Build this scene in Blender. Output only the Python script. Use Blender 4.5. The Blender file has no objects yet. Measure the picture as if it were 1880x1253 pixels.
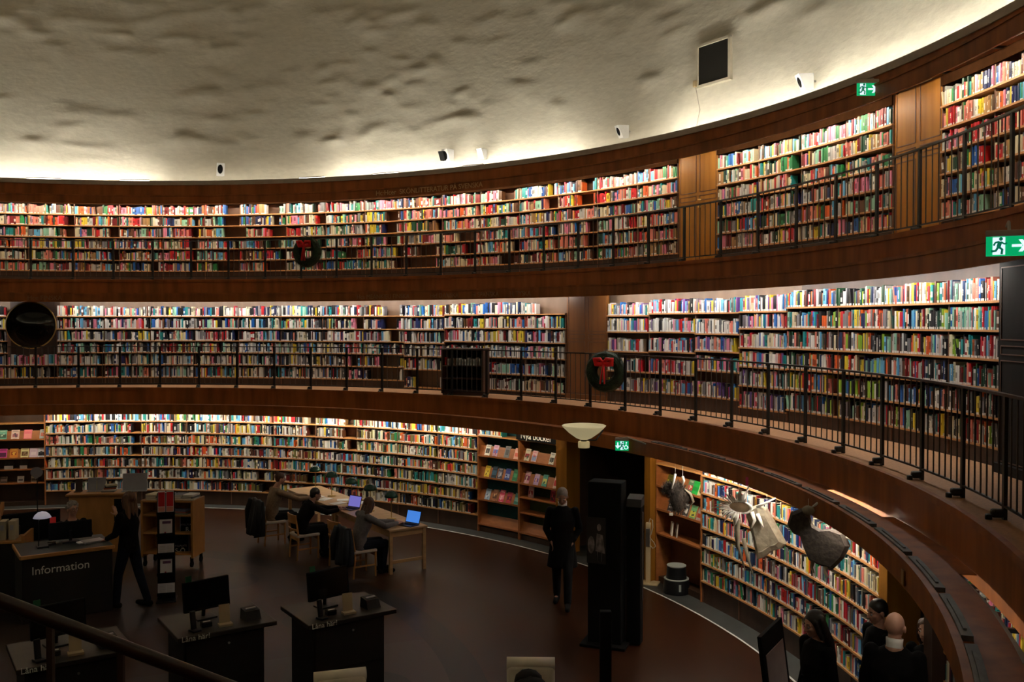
import bpy, bmesh, math, random
import numpy as np
from mathutils import Vector, Matrix
random.seed(7)
RNG = random.Random(11)
PI = math.pi
SC = bpy.context.scene
COL = SC.collection
SC.view_settings.view_transform = 'Standard'
SC.view_settings.look = 'None'
SC.view_settings.gamma = 1.0
SC.view_settings.exposure = 0.0
SC.view_settings.use_curve_mapping = False
w = bpy.data.worlds.new('night'); SC.world = w; w.use_nodes = True
w.node_tree.nodes['Background'].inputs[0].default_value = (0.004, 0.004, 0.005, 1)
w.node_tree.nodes['Background'].inputs[1].default_value = 1.0

# ---------------------------------------------------------------- camera (stands on the middle gallery)
FPX, PITCH = 1722.0, -0.0198
CAM = Vector((8.888, -9.638, 4.355))
cd = bpy.data.cameras.new('camera'); cam = bpy.data.objects.new('camera', cd); COL.objects.link(cam)
cd.sensor_width = 36.0; cd.lens = FPX / 1880 * 36.0; cd.clip_start = 0.05; cd.clip_end = 200
cam.location = CAM; cam.rotation_euler = (PI / 2 + PITCH, 0, 0)
SC.camera = cam
CP, SP = math.cos(PITCH), math.sin(PITCH)
def ray(px, py):
    u = (px - 940) / FPX; v = (py - 626.5) / FPX
    return Vector((u, CP + SP * v, SP - CP * v))
def at(px, py, d):                      # the point seen at a pixel, d metres ahead
    r = ray(px, py); return CAM + r * (d / r.y)
def at_z(px, py, z):                    # ... on the level z
    r = ray(px, py); return CAM + r * ((z - CAM.z) / r.z)
def ring(px, py, R):                    # ... on the cylinder of radius R: angle in degrees, height
    d = ray(px, py); a = d.x**2 + d.y**2; b = 2 * (CAM.x * d.x + CAM.y * d.y); c = CAM.x**2 + CAM.y**2 - R * R
    t = (-b + math.sqrt(b * b - 4 * a * c)) / (2 * a); p = CAM + d * t
    return math.degrees(math.atan2(p.y, p.x)), p.z
def proj(p):
    q = Vector(p) - CAM
    yc = q.y * CP + q.z * SP; zc = -q.y * SP + q.z * CP
    return (940 + FPX * q.x / yc, 626.5 - FPX * zc / yc, yc) if yc > 0.05 else (-9e9, 0, 1)

# ---------------------------------------------------------------- materials
MATS = {}
def mat(name, col, rough=0.5, metal=0.0, emit=None, estr=0.0, var=0.0, scale=(8, 8, 8), bump=0.0, spec=0.5, alpha=1.0, trans=0.0, col2=None, detail=4.0):
    if name in MATS: return MATS[name]
    m = bpy.data.materials.new(name); m.use_nodes = True; nt = m.node_tree; N = nt.nodes; L = nt.links
    b = N['Principled BSDF']
    b.inputs['Base Color'].default_value = (*col, 1); b.inputs['Roughness'].default_value = rough
    b.inputs['Metallic'].default_value = metal; b.inputs['Specular IOR Level'].default_value = spec
    b.inputs['Alpha'].default_value = alpha; b.inputs['Transmission Weight'].default_value = trans
    if emit:
        b.inputs['Emission Color'].default_value = (*emit, 1); b.inputs['Emission Strength'].default_value = estr
    if var > 0 or bump > 0 or col2:
        tc = N.new('ShaderNodeTexCoord'); mp = N.new('ShaderNodeMapping'); mp.inputs['Scale'].default_value = scale
        L.new(tc.outputs['Object'], mp.inputs['Vector'])
        nz = N.new('ShaderNodeTexNoise'); nz.inputs['Scale'].default_value = 1.0; nz.inputs['Detail'].default_value = detail
        L.new(mp.outputs['Vector'], nz.inputs['Vector'])
        if var > 0 or col2:
            cr = N.new('ShaderNodeValToRGB')
            c2 = col2 or tuple(min(1, c * (1 + var)) for c in col); c1 = col if col2 else tuple(c * (1 - var) for c in col)
            cr.color_ramp.elements[0].color = (*c1, 1); cr.color_ramp.elements[1].color = (*c2, 1)
            cr.color_ramp.elements[0].position = 0.35; cr.color_ramp.elements[1].position = 0.65
            L.new(nz.outputs['Fac'], cr.inputs['Fac']); L.new(cr.outputs['Color'], b.inputs['Base Color'])
        if bump > 0:
            bp = N.new('ShaderNodeBump'); bp.inputs['Strength'].default_value = bump; bp.inputs['Distance'].default_value = 0.02
            L.new(nz.outputs['Fac'], bp.inputs['Height']); L.new(bp.outputs['Normal'], b.inputs['Normal'])
    MATS[name] = m; return m
def vcol_mat(name, rough, spec=0.4):
    m = bpy.data.materials.new(name); m.use_nodes = True; nt = m.node_tree; b = nt.nodes['Principled BSDF']
    a = nt.nodes.new('ShaderNodeAttribute'); a.attribute_name = 'Col'
    nt.links.new(a.outputs['Color'], b.inputs['Base Color'])
    b.inputs['Roughness'].default_value = rough; b.inputs['Specular IOR Level'].default_value = spec
    MATS[name] = m; return m
WOOD_F = mat('fascia mahogany', (0.27, 0.082, 0.016), 0.5, var=0.25, scale=(5, 5, 0.6), spec=0.18)
WOOD_D = mat('door oak', (0.31, 0.128, 0.016), 0.45, var=0.14, scale=(9, 9, 0.7), spec=0.15)
WOOD_S = mat('shelf oak', (0.50, 0.24, 0.085), 0.45, var=0.14, scale=(3, 3, 12))
WOOD_B = mat('bookcase back brown', (0.13, 0.062, 0.034), 0.6, var=0.15, scale=(6, 6, 1))
WOOD_T = mat('bookcase back tan', (0.17, 0.108, 0.070), 0.6, var=0.10, scale=(6, 6, 1))
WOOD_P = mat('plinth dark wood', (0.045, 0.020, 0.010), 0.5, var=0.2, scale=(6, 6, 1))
WOOD_R = mat('display red oak', (0.36, 0.125, 0.036), 0.45, var=0.15, scale=(5, 5, 14))
WOOD_L = mat('light birch', (0.52, 0.32, 0.15), 0.4, var=0.10, scale=(3, 14, 14))
WOOD_C = mat('cart beech', (0.42, 0.20, 0.06), 0.42, var=0.12, scale=(6, 6, 2))
LIP = mat('cornice grey metal', (0.40, 0.33, 0.26), 0.5, var=0.06)
IRON = mat('black iron', (0.012, 0.011, 0.010), 0.38, var=0.1, spec=0.4)
BRONZE = mat('handrail bronze', (0.028, 0.018, 0.012), 0.3, var=0.1, spec=0.5)
BAL = mat('baluster iron', (0.06, 0.045, 0.032), 0.4, var=0.1)
BLACK = mat('matt black', (0.004, 0.004, 0.0045), 0.8, var=0.1, spec=0.15)
BLACKG = mat('satin black', (0.008, 0.008, 0.009), 0.4, var=0.1, spec=0.3)
SLATE = mat('slate border', (0.040, 0.043, 0.042), 0.5, var=0.25, scale=(2, 2, 2))
WHITE = mat('white paint', (0.78, 0.77, 0.74), 0.5, var=0.03)
CREAM = mat('cream leather', (0.80, 0.72, 0.58), 0.5, var=0.05)
PAPER = mat('white paper', (0.80, 0.79, 0.77), 0.7, var=0.03)
GREYP = mat('grey acrylic', (0.30, 0.30, 0.34), 0.35, var=0.05)
TEAL = mat('teal felt back', (0.012, 0.085, 0.10), 0.8, var=0.15)
GREENF = mat('olive felt back', (0.035, 0.06, 0.012), 0.8, var=0.15)
BRASS = mat('brass', (0.60, 0.42, 0.16), 0.28, 1.0, var=0.05)
STEEL = mat('brushed steel', (0.45, 0.44, 0.42), 0.35, 1.0, var=0.05)
DGREEN = mat('lamp shade green', (0.006, 0.05, 0.028), 0.25, var=0.1)
CARPET = mat('gallery carpet', (0.40, 0.20, 0.085), 0.75, var=0.12, scale=(30, 30, 30))
RED = mat('ribbon red', (0.80, 0.008, 0.012), 0.5, var=0.12)
GOLD = mat('worn gilt letters', (0.62, 0.36, 0.14), 0.4, var=0.1)
LETTER = mat('pale letters', (0.66, 0.66, 0.62), 0.5, var=0.03)
LETTERW = mat('white letters', (0.85, 0.85, 0.82), 0.5, var=0.02)
BOOK = vcol_mat('book covers', 0.42)
COVER = vcol_mat('printed covers', 0.35)
TUBE = {}
def tube_mat(k, s, col=(1.0, 0.93, 0.74)):
    return mat('tube ' + k, (0.9, 0.9, 0.85), 0.4, emit=col, estr=s)

# ---------------------------------------------------------------- mesh builder
class MB:
    def __init__(s): s.v = []; s.f = []; s.m = []; s.c = []; s.cur = 0; s.col = (0.5, 0.5, 0.5)
    def add(s, vs, fs, T=None):
        o = len(s.v)
        s.v += [tuple(T @ Vector(p)) for p in vs] if T is not None else [tuple(p) for p in vs]
        s.f += [tuple(i + o for i in f) for f in fs]; s.m += [s.cur] * len(fs); s.c += [s.col] * len(fs); return s
    def box(s, c, d, rz=0, T=None):
        x, y, z = d[0] / 2, d[1] / 2, d[2] / 2
        M = Matrix.Translation(c) @ Matrix.Rotation(rz, 4, 'Z')
        if T is not None: M = T @ M
        s.add([(-x, -y, -z), (x, -y, -z), (x, y, -z), (-x, y, -z), (-x, -y, z), (x, -y, z), (x, y, z), (-x, y, z)],
              [(3, 2, 1, 0), (4, 5, 6, 7), (0, 1, 5, 4), (1, 2, 6, 5), (2, 3, 7, 6), (3, 0, 4, 7)], M); return s
    def rbox(s, c, d, r=0.01, rz=0, T=None):          # box with chamfered edges
        bm = bmesh.new(); bmesh.ops.create_cube(bm, size=1.0)
        for v in bm.verts: v.co = Vector((v.co.x * d[0], v.co.y * d[1], v.co.z * d[2]))
        bmesh.ops.bevel(bm, geom=list(bm.edges), offset=min(r, min(d) * 0.45), segments=2, affect='EDGES', profile=0.5)
        M = Matrix.Translation(c) @ Matrix.Rotation(rz, 4, 'Z')
        if T is not None: M = T @ M
        return s.bm(bm, M)
    def bm(s, bm, M=None):
        bm.verts.index_update(); s.add([v.co.copy() for v in bm.verts], [[v.index for v in f.verts] for f in bm.faces], M); bm.free(); return s
    def arc(s, R0, R1, z0, z1, a0, a1, step=1.0, closed=False):   # curved slab about the world axis, degrees
        n = max(2, int(abs(a1 - a0) / step)); vs = []; fs = []
        for i in range(n + (0 if closed else 1)):
            t = math.radians(a0 + (a1 - a0) * i / n); c, q = math.cos(t), math.sin(t)
            vs += [(R0 * c, R0 * q, z0), (R1 * c, R1 * q, z0), (R1 * c, R1 * q, z1), (R0 * c, R0 * q, z1)]
        m = n if closed else n + 1
        for i in range(n):
            a, b = 4 * i, 4 * ((i + 1) % m)
            for k in range(4):
                l = (k + 1) % 4; fs.append((a + k, a + l, b + l, b + k))
        if not closed: fs += [(3, 2, 1, 0), (4 * n, 4 * n + 1, 4 * n + 2, 4 * n + 3)]
        return s.add(vs, fs)
    def larc(s, R, r0, r1, z0, z1, b0, b1, n=4):      # curved slab in a local frame whose origin lies on radius R
        vs = []; fs = []
        for i in range(n + 1):
            t = b0 + (b1 - b0) * i / n; c, q = math.cos(t), math.sin(t)
            vs += [(r0 * q, r0 * c - R, z0), (r1 * q, r1 * c - R, z0), (r1 * q, r1 * c - R, z1), (r0 * q, r0 * c - R, z1)]
        for i in range(n):
            a, b = 4 * i, 4 * i + 4
            for k in range(4):
                l = (k + 1) % 4; fs.append((a + k, b + k, b + l, a + l))
        fs += [(0, 1, 2, 3), (4 * n + 3, 4 * n + 2, 4 * n + 1, 4 * n)]
        return s.add(vs, fs)
    def tube(s, pts, rs, n=8, cap=True, T=None, flat=1.0):
        pts = [Vector(p) for p in pts]
        if not hasattr(rs, '__len__'): rs = [rs] * len(pts)
        vs = []; fs = []; up = None
        for i, p in enumerate(pts):
            t = (pts[min(i + 1, len(pts) - 1)] - pts[max(i - 1, 0)]).normalized()
            if up is None:
                up = Vector((0, 0, 1)) if abs(t.z) < 0.9 else Vector((1, 0, 0))
            a = t.cross(up).normalized(); b = a.cross(t).normalized(); up = b
            for k in range(n):
                g = 2 * PI * k / n; vs.append(p + a * (math.cos(g) * rs[i]) + b * (math.sin(g) * rs[i] * flat))
        for i in range(len(pts) - 1):
            for k in range(n):
                l = (k + 1) % n; fs.append((i * n + k, i * n + l, (i + 1) * n + l, (i + 1) * n + k))
        if cap: fs += [tuple(range(n))[::-1], tuple((len(pts) - 1) * n + k for k in range(n))]
        return s.add(vs, fs, T)
    def lathe(s, prof, n=24, T=None, cap=True):       # profile [(r, z)]
        vs = []; fs = []
        for r, z in prof:
            for k in range(n): vs.append((r * math.cos(2 * PI * k / n), r * math.sin(2 * PI * k / n), z))
        for i in range(len(prof) - 1):
            for k in range(n):
                l = (k + 1) % n; fs.append((i * n + k, i * n + l, (i + 1) * n + l, (i + 1) * n + k))
        if cap: fs += [tuple(range(n))[::-1], tuple((len(prof) - 1) * n + k for k in range(n))]
        return s.add(vs, fs, T)
    def ball(s, c, r, T=None, sub=2):
        bm = bmesh.new(); bmesh.ops.create_icosphere(bm, subdivisions=sub, radius=1.0)
        if not hasattr(r, '__len__'): r = (r, r, r)
        M = Matrix.Translation(c) @ (T if T is not None else Matrix.Identity(4)) @ Matrix.Diagonal((*r, 1))
        return s.bm(bm, M)
    def torus(s, R, r, n=32, k=10, T=None):
        vs = []; fs = []
        for i in range(n):
            a = 2 * PI * i / n
            for j in range(k):
                b = 2 * PI * j / k; q = R + r * math.cos(b); vs.append((q * math.cos(a), r * math.sin(b), q * math.sin(a)))
        for i in range(n):
            for j in range(k):
                fs.append((i * k + j, i * k + (j + 1) % k, ((i + 1) % n) * k + (j + 1) % k, ((i + 1) % n) * k + j))
        return s.add(vs, fs, T)
    def mesh(s, name, mats, smooth=False, vcol=False, fix=True):
        me = bpy.data.meshes.new(name); me.from_pydata(s.v, [], s.f)
        if not isinstance(mats, (list, tuple)): mats = [mats]
        for m in mats: me.materials.append(m)
        me.polygons.foreach_set('material_index', s.m)
        me.polygons.foreach_set('use_smooth', [smooth] * len(s.f))
        if vcol:
            at_ = me.attributes.new('Col', 'FLOAT_COLOR', 'CORNER'); d = []
            for f, c in zip(s.f, s.c): d += [c[0], c[1], c[2], 1.0] * len(f)
            at_.data.foreach_set('color', d)
        if fix:
            bm = bmesh.new(); bm.from_mesh(me); bmesh.ops.recalc_face_normals(bm, faces=bm.faces); bm.to_mesh(me); bm.free()
        me.update(); return me
    def build(s, name, mats, parent=None, smooth=False, vcol=False, fix=True):
        return link(name, s.mesh(name, mats, smooth, vcol, fix), parent)
def link(name, me, parent=None):
    o = bpy.data.objects.new(name, me); COL.objects.link(o)
    if parent is not None: o.parent = parent
    return o
def tag(o, label=None, cat=None, group=None, kind=None):
    if label: o['label'] = label
    if cat: o['category'] = cat
    if group: o['group'] = group
    if kind: o['kind'] = kind
    return o
def thing(name, label, cat, loc=(0, 0, 0), rz=0.0, group=None):
    o = bpy.data.objects.new(name, None); COL.objects.link(o); o.empty_display_size = 0.1
    o.location = loc; o.rotation_euler = (0, 0, rz); return tag(o, label, cat, group)
def ring_thing(name, label, cat, R, th, z, group=None):   # local x runs clockwise (to the viewer's right), local y outwards
    t = math.radians(th); return thing(name, label, cat, (R * math.cos(t), R * math.sin(t), z), t - PI / 2, group)
def dup(root, loc=None, rz=None, label=None):
    r = root.copy(); COL.objects.link(r)
    if loc is not None: r.location = loc
    if rz is not None: r.rotation_euler = (0, 0, rz)
    if label: r['label'] = label
    for ch in list(root.children):
        c = ch.copy(); COL.objects.link(c); c.parent = r
        for g in ch.children:
            d = g.copy(); COL.objects.link(d); d.parent = c
    return r
def struct(name, mb, mats, parent=None, smooth=False):
    o = mb.build(name, mats, parent, smooth)
    if parent is None: o['kind'] = 'structure'
    return o
def text_mesh(txt, size, depth=0.004, align='LEFT', spacing=1.0):
    cu = bpy.data.curves.new('lettering', 'FONT'); cu.body = txt; cu.size = size; cu.extrude = depth; cu.align_x = align
    cu.space_character = spacing
    o = bpy.data.objects.new('lettering', cu); COL.objects.link(o); bpy.context.view_layer.update()
    me = bpy.data.meshes.new_from_object(o.evaluated_get(bpy.context.evaluated_depsgraph_get()))
    bpy.data.objects.remove(o); bpy.data.curves.remove(cu); me.name = 'lettering'; return me
def text_flat(txt, size, m, parent, loc, rot=(PI / 2, 0, 0), align='LEFT', name='lettering', depth=0.003):
    me = text_mesh(txt, size, depth, align); me.materials.append(m); o = link(name, me, parent)
    o.location = loc; o.rotation_euler = rot; return o
def text_ring(txt, size, m, parent, R, z, th0, name='lettering'):   # lettering bent round the inside of a cylinder, th0 = left end
    src = text_mesh(txt, size, 0.004); me = bpy.data.meshes.new('lettering')
    me.from_pydata([v.co[:] for v in src.vertices], [], [p.vertices[:] for p in src.polygons]); bpy.data.meshes.remove(src); me.materials.append(m)
    for v in me.vertices:
        t = math.radians(th0) - v.co.x / R; r = R - v.co.z; zz = z + v.co.y
        v.co = (r * math.cos(t), r * math.sin(t), zz)
    me.update()
    return link(name, me, parent)
ORD = ['first', 'second', 'third', 'fourth', 'fifth', 'sixth', 'seventh', 'eighth', 'ninth', 'tenth', 'eleventh', 'twelfth', 'thirteenth',
       'fourteenth', 'fifteenth', 'sixteenth', 'seventeenth', 'eighteenth', 'nineteenth', 'twentieth']
def nth(i):
    if i < 20: return ORD[i]
    n = i + 1; return f"{n}{'th' if 10 < n % 100 < 20 else {1: 'st', 2: 'nd', 3: 'rd'}.get(n % 10, 'th')}"
# ================================================================ THE ROOM: drum, galleries, valances
FULL = (-180, 180)
# floor: brown linoleum inlaid with rings and sectors
def floor_mat():
    m = bpy.data.materials.new('inlaid linoleum'); m.use_nodes = True; nt = m.node_tree; N, L = nt.nodes, nt.links; b = N['Principled BSDF']
    tc = N.new('ShaderNodeTexCoord'); sp = N.new('ShaderNodeSeparateXYZ'); L.new(tc.outputs['Object'], sp.inputs[0])
    def M(op, a, c=None):
        n = N.new('ShaderNodeMath'); n.operation = op
        for k, x in enumerate((a, c)):
            if x is None: continue
            if isinstance(x, (int, float)): n.inputs[k].default_value = x
            else: L.new(x, n.inputs[k])
        return n.outputs[0]
    r = M('SQRT', M('ADD', M('MULTIPLY', sp.outputs[0], sp.outputs[0]), M('MULTIPLY', sp.outputs[1], sp.outputs[1])))
    ang = M('ARCTAN2', sp.outputs[1], sp.outputs[0])
    sec = M('GREATER_THAN', M('SINE', M('MULTIPLY', ang, 8.0)), 0.0)
    inner = M('LESS_THAN', r, 8.3)
    band = M('MULTIPLY', M('GREATER_THAN', r, 8.3), M('LESS_THAN', r, 8.75))
    band2 = M('MULTIPLY', M('GREATER_THAN', r, 4.2), M('LESS_THAN', r, 4.5))
    def mix(f, A, B):
        n = N.new('ShaderNodeMix'); n.data_type = 'RGBA'; L.new(f, n.inputs['Factor'])
        for k, x in ((6, A), (7, B)):
            if isinstance(x, tuple): n.inputs[k].default_value = (*x, 1)
            else: L.new(x, n.inputs[k])
        return n.outputs[2]
    nz = N.new('ShaderNodeTexNoise'); nz.inputs['Scale'].default_value = 1.3; nz.inputs['Detail'].default_value = 6
    L.new(tc.outputs['Object'], nz.inputs['Vector'])
    base = mix(nz.outputs['Fac'], (0.027, 0.0095, 0.0045), (0.037, 0.0130, 0.0062))
    c = mix(M('MULTIPLY', inner, sec), base, (0.036, 0.0225, 0.018))
    disc = M('LESS_THAN', M('ADD', M('POWER', M('MULTIPLY', M('SUBTRACT', M('FRACT', M('MULTIPLY', ang, 16 / (2 * PI))), 0.5), 2.87), 2.0), M('POWER', M('SUBTRACT', r, 7.3), 2.0)), 0.30)
    c = mix(disc, c, (0.012, 0.010, 0.010)); c = mix(band, c, (0.011, 0.008, 0.0075)); c = mix(band2, c, (0.013, 0.009, 0.008))
    L.new(c, b.inputs['Base Color']); b.inputs['Roughness'].default_value = 0.30; b.inputs['Specular IOR Level'].default_value = 0.13
    return m
mb = MB(); mb.lathe([(12.41, -0.3), (12.41, 0.0)], 180)
tag(mb.build('floor', floor_mat()), kind='structure')
mb = MB(); mb.arc(12.44, 16.2, -0.3, 0.0, *FULL, closed=True); struct('floor_border', mb, SLATE)
mb = MB(); mb.arc(12.41, 12.44, -0.3, 0.003, *FULL, closed=True); struct('trim_1', mb, WHITE)
# ground wall behind the bookcases, open at the two doorways
mb = MB(); mb.arc(13.16, 13.3, 0, 2.55, 40, 330, 1.0); mb.arc(13.16, 13.3, 0, 2.55, 0.2, 28.0, 1.0); mb.arc(13.16, 13.3, 0, 2.55, -30, -6, 1.0)
struct('wall_ground', mb, WOOD_P)
# dark passages behind the two doorways
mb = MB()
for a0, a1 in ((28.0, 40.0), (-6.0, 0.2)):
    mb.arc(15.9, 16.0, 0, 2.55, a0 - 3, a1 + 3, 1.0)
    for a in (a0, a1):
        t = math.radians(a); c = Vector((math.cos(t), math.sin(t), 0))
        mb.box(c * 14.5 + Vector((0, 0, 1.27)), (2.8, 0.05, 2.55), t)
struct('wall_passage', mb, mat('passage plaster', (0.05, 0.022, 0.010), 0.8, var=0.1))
# middle gallery: floor, fascia, valance with ledge
def gallery(n, zf, Re, zb, Rv, zv1, zv0, Rled, Rout, carpet):
    mb = MB(); mb.arc(Re, Rout, zf - 0.30, zf, *FULL, closed=True); struct('floor_gallery_%d' % n, mb, carpet)
    mb = MB(); mb.arc(Re - 0.03, Re, zb, zf + 0.02, *FULL, closed=True)
    mb.arc(Re - 0.055, Re, zf - 0.03, zf + 0.035, *FULL, closed=True)
    f = struct('trim_fascia_%d' % n, mb, WOOD_F)
    mb = MB(); mb.arc(Rv, Rv + 0.03, zv0, zv1, *FULL, closed=True); mb.arc(Rv - 0.012, Rv + 0.04, zv1 - 0.03, zv1 + 0.004, *FULL, closed=True)
    mb.arc(Rv + 0.03, Rled, zv1 - 0.04, zv1 - 0.015, *FULL, closed=True)
    if n == 1:
        for a0, a1 in ((-11, -1.2), (5.8, 114)): mb.arc(12.46, 12.715, 2.398, 2.404, a0, a1, 1.0)  # added plate that blocks tube light rising between ledge and fascia
    v = struct('trim_valance_%d' % n, mb, WOOD_F)
    return f, v
G1 = gallery(1, 2.77, 12.77, 2.28, 12.236, 2.443, 2.211, 12.56, 14.75, CARPET)
G2 = gallery(2, 5.38, 13.57, 4.98, 13.04, 5.065, 4.848, 13.36, 15.2, CARPET)
# cornice under the drum
mb = MB(); mb.arc(14.66, 14.70, 7.50, 7.99, *FULL, closed=True); G3f = struct('trim_fascia_3', mb, WOOD_F)
mb = MB(); mb.arc(14.63, 14.72, 7.90, 8.01, *FULL, closed=True); struct('trim_cornice', mb, LIP)
mb = MB(); mb.arc(14.13, 14.16, 7.35, 7.57, *FULL, closed=True); mb.arc(14.115, 14.17, 7.545, 7.575, *FULL, closed=True); mb.arc(14.16, 14.45, 7.53, 7.555, *FULL, closed=True)
G3v = struct('trim_valance_3', mb, WOOD_F)
mb = MB(); mb.arc(14.70, 15.75, 7.55, 7.75, *FULL, closed=True); struct('ceiling_gallery', mb, WOOD_P)
mb = MB(); mb.arc(14.55, 14.65, 2.4, 5.1, *FULL, closed=True); struct('wall_middle', mb, WOOD_T)
mb = MB(); mb.arc(15.0, 15.1, 5.0, 7.6, *FULL, closed=True); struct('wall_upper', mb, WOOD_B)
# short brackets that carry each valance
def brackets(par, Rv, Rf, z, a0, a1, step):
    a = a0; mb = MB()
    while a < a1:
        t = math.radians(a); mb.box((math.cos(t) * (Rv + Rf) / 2, math.sin(t) * (Rv + Rf) / 2, z), (Rf - Rv, 0.035, 0.03), t); a += step
    mb.build('bracket', IRON, par)
mb = MB()
for a0 in range(-24, 26, 5):
    mb.arc(12.275, 12.345, 2.428, 2.462, a0, a0 + 4.3, 1.0)
    mb.arc(12.30, 12.32, 2.462, 2.474, a0 + 0.5, a0 + 3.6, 1.0)
mb.build('cable_tray', mat('dusty grey tray', (0.10, 0.095, 0.085), 0.6, var=0.3, scale=(6, 6, 6)), G1[1])
brackets(G1[1], 12.24, 12.79, 2.26, -20, 114, 4.96)
brackets(G2[1], 13.05, 13.60, 5.02, -8, 114, 4.6)
brackets(G3v, 14.14, 14.69, 7.53, -8, 114, 4.3)
# gilt subject headings on the valances
text_ring('Hc\u00b7Hcer  SK\u00d6NLITTERATUR P\u00c5 SVENSKA', 0.165, GOLD, G3v, 14.125, 7.405, ring(690, 352, 14.13)[0])
GOLD2 = mat('worn gilt letters on the middle tier', (0.28, 0.12, 0.035), 0.45, var=0.1)
text_ring('Hce FINSKA', 0.15, GOLD2, G2[1], 13.035, 4.895, ring(50, 548, 13.04)[0])
for px0, py0, tx in ((655, 549, 'Hca ME\u00c4NKIELI FINSKA'), (790, 548, 'Hcf DANSKA'), (866, 546, 'Hi SPANSKA'), (936, 546, 'Hj TYSKA')):
    text_ring(tx, 0.14, GOLD2, G2[1], 13.035, 4.895, ring(px0, py0, 13.04)[0])
# the plaster drum, hand-thrown and lumpy
from mathutils import noise as mnoise
def drum():
    n = 1500; R = 15.45; zs = np.concatenate([np.linspace(7.6, 13.6, 105), np.linspace(13.9, 20.0, 16)]); m = len(zs) - 1
    th = np.arange(n) * 2 * PI / n; S = th * R; L = 2 * PI * R; H = np.zeros((m + 1, n)); rs = np.random.RandomState(5)
    for k in range(2600):
        sc = rs.uniform(0, L); zc = rs.uniform(8.3, 14.5); big = rs.rand()
        if mnoise.noise(Vector((math.cos(sc / R) * 2.6, math.sin(sc / R) * 2.6, zc * 0.5))) < rs.uniform(-0.45, 0.25): continue
        sh = rs.uniform(0.13, 0.33); sv = rs.uniform(0.055, 0.13); am = rs.uniform(0.010, 0.042) * (0.6 + 0.85 * big)
        if zc < 9.0: am *= 0.45
        j0, j1 = np.searchsorted(zs, [zc - 4 * sv, zc + 4 * sv]); i0 = int((sc - 3 * sh) / L * n); i1 = int((sc + 3 * sh) / L * n) + 1; ii = np.arange(i0, i1) % n
        dx = (np.arange(i0, i1) * L / n - sc) / sh; tilt = rs.uniform(-0.12, 0.12)
        dz = (zs[j0:j1, None] - zc - tilt * dx[None, :] * sh) / np.where(zs[j0:j1, None] > zc, sv * 0.7, sv * 1.5)
        H[j0:j1, ii] += am * np.exp(-0.5 * dx[None, :] ** 2) * np.exp(-0.5 * dz ** 2)
    RR = R - H; vs = np.stack([RR * np.cos(th), RR * np.sin(th), np.repeat(zs[:, None], n, 1)], -1).reshape(-1, 3).tolist(); fs = []
    for j in range(m):
        for i in range(n):
            l = (i + 1) % n; fs.append((j * n + i, j * n + l, (j + 1) * n + l, (j + 1) * n + i))
    me = bpy.data.meshes.new('wall_drum'); me.from_pydata(vs, [], fs)
    me.polygons.foreach_set('use_smooth', [True] * len(fs)); me.flip_normals()
    me.materials.append(mat('rough white plaster', (0.66, 0.61, 0.50), 0.85, bump=0.5, var=0.04, scale=(5, 5, 10), detail=9, spec=0.15))
    return tag(link('wall_drum', me), kind='structure')
drum()
mb = MB(); mb.lathe([(15.6, 20.0), (15.6, 20.1)], 96); struct('ceiling', mb, mat('ceiling plaster', (0.6, 0.55, 0.45), 0.9, var=0.04))
# ---- doors (oak panels between the bookcases)
def oak_door(n, R, th0, th1, z0, z1, knobs=True, m=WOOD_D):
    tm = (th0 + th1) / 2; t = math.radians(tm); w = math.radians(th1 - th0) * R
    o = bpy.data.objects.new('door_%d' % n, None); COL.objects.link(o); o['kind'] = 'structure'
    o.location = (R * math.cos(t), R * math.sin(t), z0); o.rotation_euler = (0, 0, t - PI / 2); H = z1 - z0
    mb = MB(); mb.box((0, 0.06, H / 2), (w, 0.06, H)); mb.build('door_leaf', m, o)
    for x0 in (-w / 4, w / 4):
        for za, zb in ((0.12, H * 0.53), (H * 0.56, H * 0.60), (H * 0.63, H * 0.97)):
            mb = MB(); ww = w / 2 - 0.10; hh = zb - za; zc = (za + zb) / 2
            for dx in (-1, 1): mb.box((x0 + dx * ww / 2, 0.028, zc), (0.012, 0.008, hh))
            for dz in (-1, 1): mb.box((x0, 0.028, zc + dz * hh / 2), (ww, 0.008, 0.012))
            mb.build('panel', WOOD_B, o)  # raised dark strips standing in for the shade in the panel grooves
    mb = MB(); mb.box((0, 0.01, 0.05), (w, 0.08, 0.10)); mb.build('kick_board', WOOD_L if z0 > 5 else m, o)
    if knobs:
        for zz in (H * 0.505, H * 0.565):
            mb = MB(); mb.lathe([(0.028, 0), (0.028, 0.012), (0.012, 0.02), (0.02, 0.045), (0.0, 0.055)], 14, Matrix.Translation((0.06, 0.03, zz)) @ Matrix.Rotation(PI / 2, 4, 'X'), cap=False)
            mb.build('door_knob', BRASS, o, True)
    return o
oak_door(1, 14.6, 30.42, 34.48, 5.38, 7.60)
oak_door(2, 14.6, 9.72, 13.76, 5.38, 7.60, False)
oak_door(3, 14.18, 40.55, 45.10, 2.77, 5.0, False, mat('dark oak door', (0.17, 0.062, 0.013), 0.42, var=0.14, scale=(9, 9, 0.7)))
oak_door(4, 14.02, -4.2, 1.35, 2.77, 5.0, True, mat('dark stained door', (0.010, 0.007, 0.005), 0.7, var=0.2, scale=(6, 6, 1), spec=0.15))
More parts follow.
